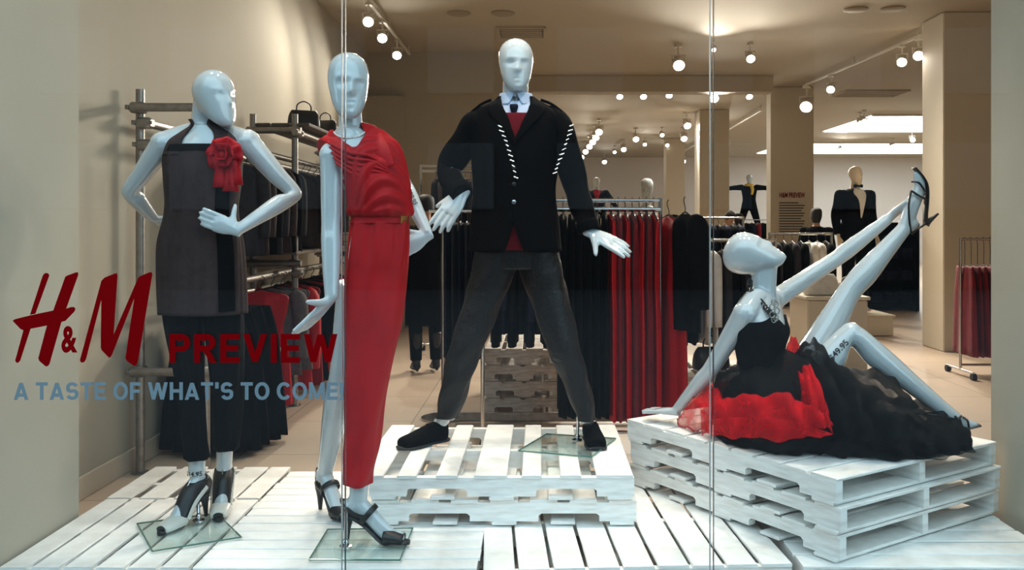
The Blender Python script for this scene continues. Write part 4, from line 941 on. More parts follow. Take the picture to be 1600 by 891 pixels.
    for i in range(7):
        a = i*0.9; c = P(1210+4*math.cos(a), 486+14*math.sin(a), 3.785); pd.tube([c+V(math.cos(k)*.010, 0, math.sin(k)*.013) for k in np.linspace(0, 6.28, 9)], 0.0028, 6)
    pd.build('pendant', M_STEEL, nc)
    # sandals
    so = MB(); ribbon(so, [P(1446, 352, 3.97), P(1446, 335, 3.97), P(1448, 310, 3.97), P(1447, 290, 3.97), P(1440, 276, 3.97), P(1428, 262, 3.97)], 0.052, 0.008, V(0, 1, 0.05)); s1 = so.build('sandal', M_LEATHER, t, angle=180); s1['label'] = 'black strappy stiletto sandal on the raised foot'
    MB().tube([P(1447, 349, 3.97), P(1452, 345, 3.97), P(1466, 334, 3.97)], [0.020, 0.012, 0.005], 10, 3).build('heel', M_LEATHER, s1)
    for pts in ([P(1447, 312, 3.945), P(1436, 306, 3.93), P(1424, 298, 3.94)], [P(1447, 312, 3.995), P(1436, 306, 4.01), P(1424, 298, 4.0)], [P(1424, 298, 3.94), P(1420, 320, 3.93), P(1421, 345, 3.935), P(1424, 366, 3.95)], [P(1424, 366, 3.95), P(1434, 358, 3.93), P(1446, 350, 3.945)], [P(1424, 298, 4.0), P(1420, 320, 4.01), P(1424, 366, 3.99)], [P(1446, 300, 3.94), P(1436, 286, 3.935), P(1424, 284, 3.95)]):
        m = MB(); m.tube(pts, 0.0048, 8, 4); m.build('strap', M_LEATHER, s1)
    so = MB(); ribbon(so, [P(1464, 672, 3.76), P(1478, 676, 3.755), P(1494, 674, 3.745), P(1508, 670, 3.74), P(1531, 664, 3.73)], 0.05, 0.008, V(0.1, 1, 0)); s2 = so.build('sandal', M_LEATHER, t, angle=180); s2['label'] = 'black strappy stiletto sandal on the lowered foot'
    MB().tube([P(1464, 674, 3.76), P(1458, 680, 3.76), P(1448, 688, 3.76)], [0.018, 0.011, 0.005], 10, 3).build('heel', M_LEATHER, s2)
    for pts in ([P(1430, 646, 3.72), P(1452, 648, 3.715), P(1476, 652, 3.715), P(1492, 655, 3.715)], [P(1492, 650, 3.715), P(1500, 662, 3.71), P(1498, 672, 3.72)], [P(1484, 668, 3.715), P(1497, 655, 3.712), P(1502, 650, 3.73)], [P(1430, 646, 3.72), P(1448, 662, 3.72), P(1466, 670, 3.73)], [P(1505, 652, 3.73), P(1512, 658, 3.71), P(1514, 668, 3.72)]):
        m = MB(); m.tube(pts, 0.0046, 8, 4); m.build('strap', M_LEATHER, s2)
    c0 = hp1*0.27+kn1*0.73; MB().add(*along_text('$49.95', c0, kn1-hp1, (-0.10, -1, 0.25), 0.0655, 0.030, 0.105)).build('price_lettering', M_INK, t, smooth=False)
mannequin_seated()
# ================================================================== THE SHOP BEHIND
GARM = {}
def var_of(key): return key[-1]
def garment_meshes(key, length, wt, wb, th, folds, kind):
    """a hanging garment: width along x, thickness along y, hook at the origin"""
    if key in GARM: return GARM[key]
    r = random.Random(zlib.crc32(repr(key).encode())); z0 = -0.085 if var_of(key) < 10 else -0.25; S = []
    u, v = V(1, 0, 0), V(0, -1, 0)
    if kind == 'skirt': rows = [(0, wt*0.5, th*.3), (0.02, wt*0.5, th*.42), (0.25, wt*.5+(wb-wt)*.2, th*.5), (0.6, wt*.5+(wb-wt)*.35, th*.55), (1.0, wb*.5, th*.6)]
    elif kind == 'dress': rows = [(0, .035, .018), (0.02, wt*.32, .022), (0.05, wt*.5, th*.35), (0.16, wt*.47, th*.45), (0.34, wt*.38, th*.45), (0.5, wt*.5, th*.5), (0.8, wb*.5, th*.58), (1.0, wb*.52, th*.6)]
    else: rows = [(0, .04, .02), (0.025, wt*.34, .03), (0.07, wt*.5, th*.4), (0.2, wt*.52, th*.5), (0.6, wt*.5, th*.5), (1.0, wb*.5, th*.5)]
    for (t, ru, rv) in rows: S.append((V(0, 0, z0-t*length), u, v, ru, rv, rv))
    ph = r.uniform(0, 6)
    of = lambda T, TH: th*0.16*np.sin(TH*folds+ph+1.5*np.sin(T*2+ph))*np.clip(T*2.2, 0, 1)+th*0.08*np.sin(TH*(folds*2+1)-T*4)*np.clip(T*2, 0, 1)
    b = MB().add(*loft(S, 3, 40, off=of))
    if kind == 'jacket':
        for s in (-1, 1):
            b.add(*loft(tube_st([V(s*wt*.40, 0, z0-.05*length), V(s*wt*.52, -.0, z0-.12*length), V(s*wt*.57, -.004, z0-.45*length), V(s*wt*.56, -.006, z0-.80*length)], [th*.42, th*.55, th*.5, th*.45]), 3, 12))
    h = MB().tube([V(0, 0, 0.02), V(0.018, 0, 0.012), V(0.022, 0, -0.01), V(0.0, 0, -0.045), V(0, 0, z0+.01)], 0.003, 6, 3)
    h.tube([V(-wt*.48, 0, z0-0.035), V(-wt*.2, 0, z0-0.008), V(0, 0, z0+.012), V(wt*.2, 0, z0-0.008), V(wt*.48, 0, z0-0.035)], 0.006, 6, 2)
    GARM[key] = (b.mesh('cloth'), h.mesh('hanger')); return GARM[key]
GCLOTH = {}
def garment(name, label, group, loc, rz, m, length, wt=0.42, wb=0.44, th=0.07, folds=5, kind='jacket', var=0, cat='garment', hm=None):
    key = (length, wt, wb, th, folds, kind, var); a, h = garment_meshes(key, length, wt, wb, th, folds, kind)
    k2 = (key, m.name)
    if k2 not in GCLOTH:
        c = a.copy(); c.materials.append(m); GCLOTH[k2] = c
    t = thing(name, label, cat, loc, group, rz)
    link('cloth', GCLOTH[k2], None, t, True, 180); link('hanger', h, hm or M_LEATHER, t)
    return t
def clamp(parent, c, s=1.0):
    m = MB().box(c, (0.085*s, 0.075*s, 0.06*s), bev=0.012).tube([Vector(c)+V(-.055*s, -.03*s, 0), Vector(c)+V(.055*s, -.03*s, 0)], 0.009*s, 8).box(Vector(c)+V(-.05*s, -.03*s, 0), (.018*s, .026*s, .026*s), bev=.003)
    m.build('clamp', M_STEEL, parent)
# ------------------------------------------------------------------ scaffold shelf on the left wall
sc = thing('scaffold_shelf', 'galvanised scaffold-pole shelving along the left wall', 'shelf', (-2.05, 5.0, FZ))
FR = [(5.0, -2.235, -1.87, 1.99), (6.85, -2.20, -1.88, 2.08), (9.0, -2.20, -1.88, 2.05)]
for (y, xw, xa, zt_) in FR:
    for x in (xw, xa):
        z1 = zt_ if x == xw or y > 5 else 0.82
        if x == xa and y == 5.0: z1 = 1.70
        MB().tube([V(x, y, FZ), V(x, y, FZ+.004), V(x, y, z1)], [.0242]*3, 14).build('pole', M_STEEL, sc)
        MB().tube([V(x, y, FZ), V(x, y, FZ+.006), V(x, y, FZ+.01)], [.05, .05, .027], 14).build('foot_plate', M_STEEL, sc)
    for z in (1.885, 0.42) if y == 5.0 else (1.95, 0.94, 0.42):
        MB().tube([V(xw-.03, y-.045, z), V(xa+.06, y-.045, z)], .0242, 14).build('cross_tube', M_STEEL, sc)
        for x in (xw, xa): clamp(sc, (x, y-.02, z))
for x, z in ((-2.19, 1.80), (-1.84, 1.93), (-2.0, 0.86), (-1.84, 0.36), (-2.08, 1.70)):
    y0 = 4.96 if x in (-2.19,) else 5.05
    if x == -1.84 and z > 1: y0 = 6.7
    MB().tube([V(x, y0, z), V(x, 9.3, z)], .0242, 14).build('long_tube', M_STEEL, sc)
for (x, y, z) in ((-2.2, 4.98, 1.80), (-2.2, 6.85, 1.80), (-1.86, 6.85, 1.93), (-2.2, 4.99, 1.68), (-1.86, 6.85, 0.86)): clamp(sc, (x, y, z))
for i in range(3):
    MB().box((-2.14+i*0.15, 8.1, 2.0), (0.14, 2.5, 0.025), bev=.004).build('shelf_board', M_WOODSH, sc, smooth=False)
for i in range(2):
    MB().box((-2.12+i*0.19, 7.9, 1.02), (0.18, 2.3, 0.025), bev=.004).build('shelf_board', M_WOODSH, sc, smooth=False)
gm = thing('wire_grid_panel', 'chrome wire grid panel at the far end of the scaffold shelf', 'grid panel', (-1.86, 8.6, 1.0))
for i in range(9): MB().tube([V(-2.15+i*.06, 8.6, 1.05), V(-2.15+i*.06, 8.6, 1.85)], .004, 6).build('wire', M_CHROME, gm)
for i in range(12): MB().tube([V(-2.16, 8.6, 1.07+i*.068), V(-1.66, 8.6, 1.07+i*.068)], .004, 6).build('wire', M_CHROME, gm)
def bag(label, c, w, m, rz=0.0):
    t = thing('handbag', label, 'bag', c, None, rz)
    S = [(V(0, 0, 0.002), V(1, 0, 0), V(0, -1, 0), w*.44, w*.2, w*.2), (V(0, 0, .02), V(1, 0, 0), V(0, -1, 0), w*.5, w*.26, w*.26), (V(0, 0, w*.4), V(1, 0, 0), V(0, -1, 0), w*.47, w*.2, w*.2), (V(0, 0, w*.58), V(1, 0, 0), V(0, -1, 0), w*.38, w*.06, w*.06)]
    MB().add(*loft(S, 4, 20, p=.7)).build('body', m, t, local=True, angle=180)
    MB().tube([V(-w*.22, 0, w*.52), V(-w*.2, 0, w*.75), V(0, 0, w*.86), V(w*.2, 0, w*.75), V(w*.22, 0, w*.52)], w*.022, 8, 4).build('handle', m, t, local=True)
bag('black handbag on top of the scaffold shelf, nearer one', (-1.93, 7.3, 2.014), .26, M_LEATHER, 0.4)
bag('black handbag on top of the scaffold shelf, farther one', (-1.9, 7.9, 2.014), .24, M_LEATHER, -0.3)
# clothes on the scaffold: upper dark row, lower red and grey row, long black skirts in front
for i in range(7):
    garment('hanging_blouse', ORDW[i]+' nearest dark printed top on the upper scaffold rail', 'dark tops on the upper scaffold rail', (-2.06, 5.95+i*.16, 1.73), random.uniform(-.12, .12), (M_DGREY, M_BROWN, M_BLACK)[i % 3], .62, .40, .42, .08, 5, 'jacket', i % 2)
for i in range(5):
    garment('hanging_blouse', ORDW[i]+' nearest dark brown top further along the upper scaffold rail', 'brown tops far along the scaffold', (-2.0, 7.3+i*.2, 1.73), random.uniform(-.12, .12), (M_BROWN, M_DGREY)[i % 2], .60, .40, .42, .09, 4, 'jacket', i % 2)
seq = [M_RED, M_GREY, M_GREY, M_RED, M_DRED, M_BLACK, M_RED, M_DGREY, M_BLACK, M_RED, M_BLACK, M_DGREY]
NM = {M_RED.name: 'bright red', M_GREY.name: 'mid grey', M_DRED.name: 'deep red', M_BLACK.name: 'black', M_DGREY.name: 'charcoal'}
for i, m_ in enumerate(seq):
    garment('hanging_dress', NM[m_.name]+' dress, '+ORDW[i]+' nearest on the lower scaffold rail', 'dresses on the lower scaffold rail', (-1.98+.015*(i % 3), 6.35+i*.19, .85), random.uniform(-.15, .15), m_, .80 if m_ is not M_GREY else .62, .40, .44, .11, 6, 'dress' if i % 2 == 0 else 'jacket', i % 3)
for i in range(4):
    garment('hanging_skirt', ORDW[i]+' nearest long black pleated skirt beside the tunic mannequin', 'long black skirts on the scaffold', (-1.97+.02*i, 5.35+i*.13, .80), random.uniform(-.1, .1), M_BLACK, .82, .36, .58, .14, 9, 'skirt', i % 2)
t = MB().tube([V(-1.97, 5.25, .80), V(-1.91, 5.95, .80)], .012, 10).build('skirt_rail', M_STEEL); tag(t, 'short steel rail carrying the long black skirts', 'rail')
# ------------------------------------------------------------------ free-standing racks
def rack(label, x0, x1, y, z, depth=0.5, double=False, wheels=False, rx=.0125, m=None):
    m = m or M_CHROME; t = thing('clothes_rack', label, 'clothes rack', ((x0+x1)/2, y, FZ))
    MB().tube([V(x0, y, z), V(x1, y, z)], rx, 12).build('rail', m, t)
    if double: MB().tube([V(x0, y, z-.055), V(x1, y, z-.055)], rx*1.2, 12).build('rail', m, t)
    for x in (x0, x1):
        MB().tube([V(x, y, FZ+.05), V(x, y, z+.015)], rx*1.05, 12).build('post', m, t)
        MB().tube([V(x, y-depth/2, FZ+.06), V(x, y+depth/2, FZ+.06)], rx*1.1, 10).build('foot_bar', m, t)
        for yy in (y-depth/2, y+depth/2):
            w = MB().tube([V(x-.02, yy, FZ+.031), V(x+.02, yy, FZ+.031)], .03, 14).build('caster', M_RUBBER, t)
            MB().tube([V(x, yy, FZ+.03), V(x, yy, FZ+.065)], .012, 8).build('caster_fork', m, w)
    MB().tube([V(x0, y, FZ+.10), V(x1, y, FZ+.10)], rx*.9, 10).build('brace', m, t)
    return t
rack('long chrome clothes rack behind the male mannequin with the red dresses', -0.36, 0.74, 5.55, 1.385, double=True)
for i in range(15):
    x = -0.33+i*.052; long_ = x > 0.13
    garment('hanging_dress', ('long' if long_ else 'short')+' black garment behind the male mannequin, '+(ORDW+['fourteenth', 'fifteenth'])[i]+' from the left on the rack', 'black garments on the long rack', (x, 5.55, 1.385), math.pi/2+random.uniform(-.03, .03), (M_BLACK, M_BLACK2, M_NAVY)[i % 3 if not long_ else 0], 1.22 if long_ else (.72, .80)[i % 2], .42, .44, .054, 5, 'dress' if long_ else 'jacket', i % 2)
for i in range(7):
    garment('hanging_dress', ORDW[i]+' from the left of the long red dresses behind the male mannequin', 'long red dresses on the long rack', (0.435+i*.044, 5.55, 1.385), math.pi/2+random.uniform(-.03, .03), M_DRED if i % 2 else M_RED, 1.24, .40, .46, .052, 7, 'dress', i % 3)
garment('hanging_dress', 'red dress with a black shawl at the right end of the long rack', None, (0.80, 5.60, 1.37), math.pi/2+.3, M_RED, 1.24, .42, .46, .09, 6, 'dress', 1)
garment('shawl', 'black shawl hanging over the right end of the long rack', None, (0.88, 5.46, 1.385), math.pi/2+.2, M_BLACK, .70, .40, .42, .12, 4, 'jacket', 1)
t = MB().box((0.12, 6.25, FZ+.045), (1.45, .05, .06), bev=.008).build('floor_rail', M_STEEL); tag(t, 'low grey metal rail on the floor behind the platform', 'rail')
rack('chrome rack in front of the cross wall left of the male mannequin', -1.29, -0.66, 9.6, 1.86, double=True)
for i in range(7):
    garment('hanging_coat', ORDW[i]+' dark coat from the left on the rack left of the male mannequin', 'coats on the rack left of the male mannequin', (-1.12+i*.062, 9.6, 1.805), math.pi/2+random.uniform(-.06, .06), (M_DGREY, M_GREY, M_NAVY)[i % 3], .85, .42, .46, .06, 5, 'jacket', i % 2)
t = thing('display_stand', 'slim pale display stand left of the male mannequin', 'stand', (-.695, 6.4, FZ))
MB().tube([V(-.695, 6.4, FZ), V(-.695, 6.4, 1.36)], .0165, 12).build('post', M_CHROME, t)
MB().tube([V(-.695, 6.4, FZ), V(-.695, 6.4, FZ+.012), V(-.695, 6.4, FZ+.016)], [.16, .16, .02], 20).build('base', M_CHROME, t)
MB().tube([V(-.80, 6.4, 1.33), V(-.45, 6.4, 1.33)], .012, 10).build('arm', M_CHROME, t)
for i in range(6):
    garment('hanging_trousers', ORDW[i]+' navy trousers from the left on the slim display stand', 'navy trousers on the slim stand', (-.66+i*.045, 6.4, 1.33), math.pi/2+random.uniform(-.05, .05), (M_NAVY, M_DGREY)[i % 2], .95, .32, .30, .042, 4, 'skirt', i % 2)
# pallet stacks used as tables
for i in range(4):
    pallet(('bottom', 'second', 'third', 'top')[i]+' pallet of the pale stack seen between the male legs', (-.13+.01*(i % 2), 7.0, FZ+.002+i*.1205), 0, .58, .94, even(.58, 4, .03), H=.118, m=M_PAINT2, nbot=3)
for i in range(2):
    pallet(('lower', 'upper')[i]+' pallet of the low stack behind the supporting arm', (1.42, 7.05, FZ+.002+i*.1305), 0, .75, .8, even(.75, 5, .04), H=.128, m=M_PAINT2, nbot=3)
bag('black bag on the low pallet stack behind the supporting arm', (1.32, 6.95, FZ+.264), .30, M_LEATHER, .3)
bag('red bag on the low pallet stack behind the supporting arm', (1.62, 7.0, FZ+.264), .18, M_RED, -.4)
# racks on the right
rack('chrome rack of shirts behind the seated mannequin', 1.08, 1.86, 7.1, 1.11)
for i, m_ in enumerate((M_BLACK, M_BLACK, M_WHITEC, M_WHITEC, M_DGREY, M_BLACK, M_DGREY, M_BLACK, M_DGREY, M_BLACK)):
    garment('hanging_shirt', ('white shirt' if m_ is M_WHITEC else 'charcoal shirt' if m_ is M_DGREY else 'black shirt')+', '+ORDW[i]+' from the left behind the seated mannequin', 'shirts behind the seated mannequin', (1.13+i*.076, 7.1, 1.11), math.pi/2+random.uniform(-.12, .05), m_, .72, .42, .42, .066, 4, 'jacket', i % 2)
rack('far rack of navy clothes right of the red dresses', 1.6, 2.35, 10.4, 1.31)
for i in range(9):
    garment('hanging_jacket', ORDW[i]+' navy jacket from the left on the far rack right of the red dresses', 'navy jackets on the far rack', (1.66+i*.08, 10.4, 1.31), math.pi/2+random.uniform(-.06, .06), (M_NAVY, M_BLACK)[i % 2], .60, .42, .42, .07, 4, 'jacket', i % 2)
rack('rack of dark and white jackets below the column notice', 2.40, 3.05, 9.4, 1.135)
for i, m_ in enumerate((M_DGREY, M_BLACK, M_DGREY, M_BLACK, M_WHITEC, M_WHITEC, M_BLACK)):
    garment('hanging_jacket', ('white jacket' if m_ is M_WHITEC else 'charcoal jacket' if m_ is M_DGREY else 'black jacket')+', '+ORDW[i]+' from the left on the rack below the column notice', 'jackets below the column notice', (2.46+i*.088, 9.4, 1.135), math.pi/2+random.uniform(-.1, .05), m_, .66, .42, .42, .075, 4, 'jacket', i % 2)
rack('chrome rack of dark red skirts at the right edge', 3.84, 4.34, 8.2, 1.10)
for i in range(8):
    garment('hanging_skirt', ORDW[i]+' dark red pleated skirt from the left on the rack at the right edge', 'dark red skirts at the right edge', (3.88+i*.058, 8.2, 1.10), math.pi/2+random.uniform(-.03, .03), M_DRED, .80, .34, .50, .05, 7, 'skirt', 10+i % 2)
rack('dark rack at the far left of the back wall', 5.0, 6.6, 24.2, 1.35)
for i in range(10):
    garment('hanging_jacket', ORDW[i]+' dark jacket from the left on the rack below the far mannequin', 'dark jackets below the far mannequin', (5.1+i*.15, 24.2, 1.35), math.pi/2, (M_BLACK, M_NAVY, M_DRED)[i % 3], .7, .42, .42, .1, 4, 'jacket', i % 2)
# plinth with a pale bag, dark table unit with folded jeans
t = thing('display_plinth', 'beige display plinth behind the raised leg', 'plinth', (2.75, 8.6, FZ))
MB().box((2.75, 8.6, FZ+.34), (.56, .6, .68), bev=.01).build('body', M_COLUMN, t, smooth=False); MB().box((2.75, 8.6, FZ+.70), (.60, .64, .03), bev=.006).build('top', mat('plinth_top', (214, 206, 190), .5), t, smooth=False)
bag('pale slouchy bag on the beige plinth', (2.66, 8.5, FZ+.717), .34, M_WHITEC, .2)
bag('small pale bag at the right of the beige plinth', (2.90, 8.5, FZ+.717), .20, M_WHITEC, -.3)
un = thing('shelf_unit', 'dark shelf unit of folded jeans beside the broad column', 'shelf', (5.55, 14.4, FZ))
for x in (5.22, 5.98): MB().box((x, 14.5, FZ+.70), (.05, .6, 1.4), bev=.006).build('side_panel', M_BLACK, un, smooth=False)
MB().box((5.6, 14.79, FZ+.7), (.8, .03, 1.4)).build('back_panel', M_BLACK, un, smooth=False)
for z in (.12, .48, .84, 1.18, 1.40): MB().box((5.6, 14.5, FZ+z), (.72, .58, .025), bev=.004).build('shelf_board', M_BLACK, un, smooth=False)
fold = None
for zi, z in enumerate((.12, .48, .84)):
    for xi in range(3):
        for k in range(3):
            lb = 'folded dark jeans on the '+('bottom', 'middle', 'upper')[zi]+' shelf, '+('bottom', 'middle', 'top')[k]+' of the '+('left', 'centre', 'right')[xi]+' pile'
            if fold is None:
                S = [(V(0, .0, zq), V(1, 0, 0), V(0, -1, 0), .10, .17, .17) for zq in (0, .004, .044, .048)]; S[0] = (S[0][0], S[0][1], S[0][2], .09, .16, .16); S[3] = (S[3][0], S[3][1], S[3][2], .09, .16, .16)
                fold = MB().add(*loft(S, 2, 20, p=.45)).mesh('folded_jeans'); fold.materials.append(M_DENIM)
            o = link('folded_jeans', fold, None, None, True, 60); o.location = (5.36+xi*.235, 14.42, FZ+z+.0135+k*.0485); tag(o, lb, 'jeans', 'folded jeans in the dark shelf unit')

# ------------------------------------------------------------------ people and mannequins further back
def figure(name, label, cat, loc, rz, H=1.75, skin_m=None, pose=None, wear=(), hair=None, voxel=.016, headless=False):
    """one continuous body in a pose (local: faces -y), clothing as parts over it"""
    J = dict(pel=(0, 0, .95), wai=(0, 0, 1.12), che=(0, 0, 1.32), nek=(0, .01, 1.47), hed=(0, -.015, 1.625), face=(0, -1, 0), up=(0, 0, 1),
             sl=(-.18, 0, 1.415), el=(-.24, .03, 1.14), wl=(-.25, -.05, .90), sr=(.18, 0, 1.415), er=(.24, .03, 1.14), wr=(.25, -.05, .90),
             hl=(-.09, 0, .93), kl=(-.10, -.01, .50), al=(-.10, .02, .09), hr=(.09, 0, .93), kr=(.10, -.01, .50), ar=(.10, .02, .09))
    J.update(pose or {}); s = H/1.75; J = {k: Vector(v)*s if k not in ('face', 'up') else Vector(v) for k, v in J.items()}
    t = thing(name, label, cat, loc, None, rz); b = MB(); u, v = V(1, 0, 0), V(0, -1, 0)
    def tors(o=0.0): return [(J['pel']-V(0, 0, .07)*s, u, v, (.13+o)*s, (.09+o)*s, (.10+o)*s), (J['pel'], u, v, (.165+o)*s, (.10+o)*s, (.115+o)*s), (J['wai'], u, v, (.135+o)*s, (.095+o)*s, (.09+o)*s), (J['che'], u, v, (.165+o)*s, (.12+o)*s, (.11+o)*s), (J['che'].lerp(J['nek'], .6), u, v, (.165+o)*s, (.08+o)*s, (.09+o)*s), (J['nek'], u, v, (.06+o)*s, (.055+o)*s, (.06+o)*s)]
    b.add(*loft(tors(), 3, 20))
    for q in 'lr':
        arm(b, J['s'+q], J['e'+q], J['w'+q], s*.92); d = (J['w'+q]-J['e'+q]).normalized()
        hand(b, J['w'+q], d, (0.2 if q == 'l' else -.2, -.1, -1) if abs(d.z) < .6 else (1 if q == 'l' else -1, 0, 0), s*1.02, thumb=40 if q == 'l' else -40)
        leg(b, J['h'+q], J['k'+q], J['a'+q], s*.92)
        a = J['a'+q]; limb(b, [a+V(0, .03, -.03)*s, a+V(0, -.03, -.045)*s, a+V(0, -.11, -.06)*s, a+V(0, -.17, -.068)*s], [.036*s, .040*s, .036*s, .022*s], 3, 12, [1, .9, .7, .6])
    neck(b, J['nek']-V(0, 0, .03)*s, J['nek'].lerp(J['hed'], .4), J['hed'], (.06*s, .052*s, .05*s)); head(b, J['hed'], J['up'], J['face'], s*.95, .245)
    link('body', remesh(b, voxel, 2), skin_m or M_WHITE, t, True, 180)
    for (kind, m_) in wear:
        g = MB()
        if kind in ('jacket', 'coat'):
            S = tors(.03); S[0] = (S[0][0]-V(0, 0, .02 if kind == 'jacket' else .42)*s, u, v, (.19 if kind == 'jacket' else .21)*s, .14*s, .15*s); S[-1] = (S[-1][0], u, v, .075*s, .07*s, .075*s); g.add(*loft(S, 4, 24))
            for q in 'lr': g.add(*loft(tube_st([J['s'+q]*.9+J['che']*.1, J['s'+q], J['s'+q].lerp(J['e'+q], .5), J['e'+q], J['e'+q].lerp(J['w'+q], .9)], [.06*s, .075*s, .066*s, .058*s, .046*s]), 3, 14))
        elif kind == 'trousers':
            g.add(*loft([(J['pel']+V(0, 0, .08)*s, u, v, .165*s, .12*s, .13*s), (J['pel'], u, v, .185*s, .125*s, .135*s), (J['pel']-V(0, 0, .12)*s, u, v, .17*s, .11*s, .12*s)], 3, 20))
            for q in 'lr': g.add(*loft(tube_st([J['h'+q], J['h'+q].lerp(J['k'+q], .5), J['k'+q], J['k'+q].lerp(J['a'+q], .95)], [.105*s, .092*s, .074*s, .058*s]), 4, 16))
        elif kind == 'skirt':
            g.add(*loft([(J['wai'], u, v, .14*s, .11*s, .11*s), (J['pel'], u, v, .19*s, .13*s, .14*s), (J['pel']-V(0, 0, .45)*s, u, v, .21*s, .16*s, .17*s)], 4, 24, off=lambda T, TH: .008*np.sin(TH*9)*T))
        elif kind == 'vee':                                         # shirt front showing in the jacket
            S = tors(.034)[2:]; S[-1] = (S[-1][0], u, v, .078*s, .074*s, .08*s)
            g.add(*shell(S, 5, 8, lambda q: -.03-.55*q*(1 if q < .8 else 1), lambda q: .03+.55*q, .004, .004))
        elif kind == 'bow':
            c = J['nek']+V(0, -.075, .03)*s
            for sg in (-1, 1): g.tube([c, c+V(sg*.03, 0, 0), c+V(sg*.055, 0, 0)], [.008, .018, .022], 8, 3)
        elif kind == 'boots':
            for q in 'lr': a = J['a'+q]; g.add(*loft(tube_st([a+V(0, 0, .30)*s, a+V(0, 0, .1)*s, a, a+V(0, -.05, -.03)*s], [.058*s, .05*s, .045*s, .046*s]), 3, 14)); g.add(*loft(tube_st([a+V(0, .045, -.03)*s, a+V(0, -.04, -.04)*s, a+V(0, -.12, -.062)*s, a+V(0, -.19, -.07)*s], [.040*s, .046*s, .042*s, .018*s], [1, .9, .6, .5]), 3, 14)); g.tube([a+V(0, .05, -.03)*s, a+V(0, .055, -.088)*s], [.02*s, .012*s], 8)
        elif kind == 'scarf':
            g.add(*loft(tube_st([J['nek']+V(.09*math.cos(q), -.02+.085*math.sin(q), .0)*s for q in np.linspace(0, 6.28, 13)], .035*s), 2, 10)); g.tube([J['nek']+V(.03, -.10, 0)*s, J['nek']+V(.05, -.13, -.12)*s, J['nek']+V(.03, -.14, -.24)*s], [.04*s, .045*s, .03*s], 10, 3)
        link(kind if kind not in ('vee', 'bow') else ('shirt_front' if kind == 'vee' else 'bow_tie'), remesh(g, .012, 2) if kind in ('jacket', 'coat', 'trousers', 'boots') else g.mesh(kind), m_, t, True, 180)
    if hair:
        h = MB(); c = J['hed']; f = J['face'].normalized(); w = J['up'].normalized(); side = f.cross(w)
        S = [(c+w*z*s-f*o*s, side, f, a*s, b_*s, d*s) for z, o, a, b_, d in ((-.10 if hair == 'long' else -.03, .045, .055, .02, .06), (-.02, .035, .082, .035, .078), (.06, .018, .088, .06, .095), (.11, .008, .078, .075, .088), (.135, .005, .045, .05, .055), (.142, .005, .01, .01, .01))]
        h.add(*loft(S, 4, 20, off=lambda T, TH: .002*np.sin(TH*15))); link('hair', h.mesh('hair'), M_HAIR, t, True, 180)
    return t
figure('person', 'shopper with dark hair in a long black coat and black boots', 'person', (-1.08, 8.4, FZ+.012), math.radians(200), 1.64, M_SKIN, dict(wl=(-.16, -.22, 1.10), wr=(.16, -.22, 1.10)), (('coat', M_BLACK), ('trousers', M_BLACK), ('boots', M_LEATHER)), 'short')
figure('person', 'person with short dark hair bending over a table, in a brown top', 'person', (2.88, 14.1, FZ+.01), math.radians(60), 1.60, M_SKIN, dict(hed=(0, -.10, 1.585), nek=(0, -.03, 1.46), face=(0, -.7, -.7), up=(0, -.6, .8), wl=(-.1, -.3, 1.12), wr=(.1, -.3, 1.12)), (('jacket', M_BROWN), ('trousers', M_NAVY)), 'short')
figure('person', 'person with dark hair in a black jacket beside the bending person', 'person', (3.22, 14.6, FZ+.01), math.radians(190), 1.54, M_SKIN, None, (('jacket', M_BLACK), ('trousers', M_BLACK)), 'long')
figure('person', 'person with dark hair in a black jacket left of the tuxedo mannequin', 'person', (4.0, 13.0, FZ+.01), math.radians(160), 1.60, M_SKIN, None, (('jacket', M_BLACK), ('trousers', M_BLACK)), 'long')
# tuxedo mannequin on a low plinth
t = thing('display_plinth', 'low pale plinth under the tuxedo mannequin', 'plinth', (4.0, 11.4, FZ)); MB().box((4.0, 11.4, FZ+.13), (.7, .7, .24), bev=.01).build('body', M_COLUMN, t, smooth=False); MB().box((4.0, 11.4, FZ+.255), (.74, .74, .02), bev=.004).build('top', M_COLUMN, t, smooth=False)
figure('mannequin', 'pale male mannequin in a black tuxedo and bow tie', 'mannequin', (4.0, 11.4, FZ+.275), math.radians(12), 1.86, mat('cream_mannequin', (222, 206, 180), .3), dict(face=(.4, -.9, 0)), (('jacket', M_BLACK), ('trousers', M_BLACK), ('vee', M_WHITEC), ('bow', M_BLACK)), None, .012)
# far mannequin with outstretched arms on a platform
t = thing('display_plinth', 'pale platform under the far mannequin with outstretched arms', 'plinth', (5.92, 25.2, FZ)); MB().box((5.92, 25.2, FZ+.40), (1.6, .8, .80), bev=.01).build('body', mat('pale_platform', (205, 205, 208), .5), t, smooth=False); MB().box((5.92, 25.2, FZ+.82), (1.66, .86, .03), bev=.004).build('top', mat('pale_platform', (205, 205, 208), .5), t, smooth=False)
figure('mannequin', 'far mannequin with arms stretched out and legs apart in black and yellow', 'mannequin', (5.86, 25.2, FZ+.84), 0, 1.95, M_WHITE, dict(el=(-.42, 0, 1.40), wl=(-.66, 0, 1.36), er=(.42, 0, 1.40), wr=(.66, 0, 1.36), kl=(-.22, 0, .50), al=(-.34, .02, .10), kr=(.22, 0, .50), ar=(.34, .02, .10)), (('jacket', M_BLACK), ('trousers', M_BLACK), ('scarf', mat('yellow_scarf', (214, 178, 70), .7))))
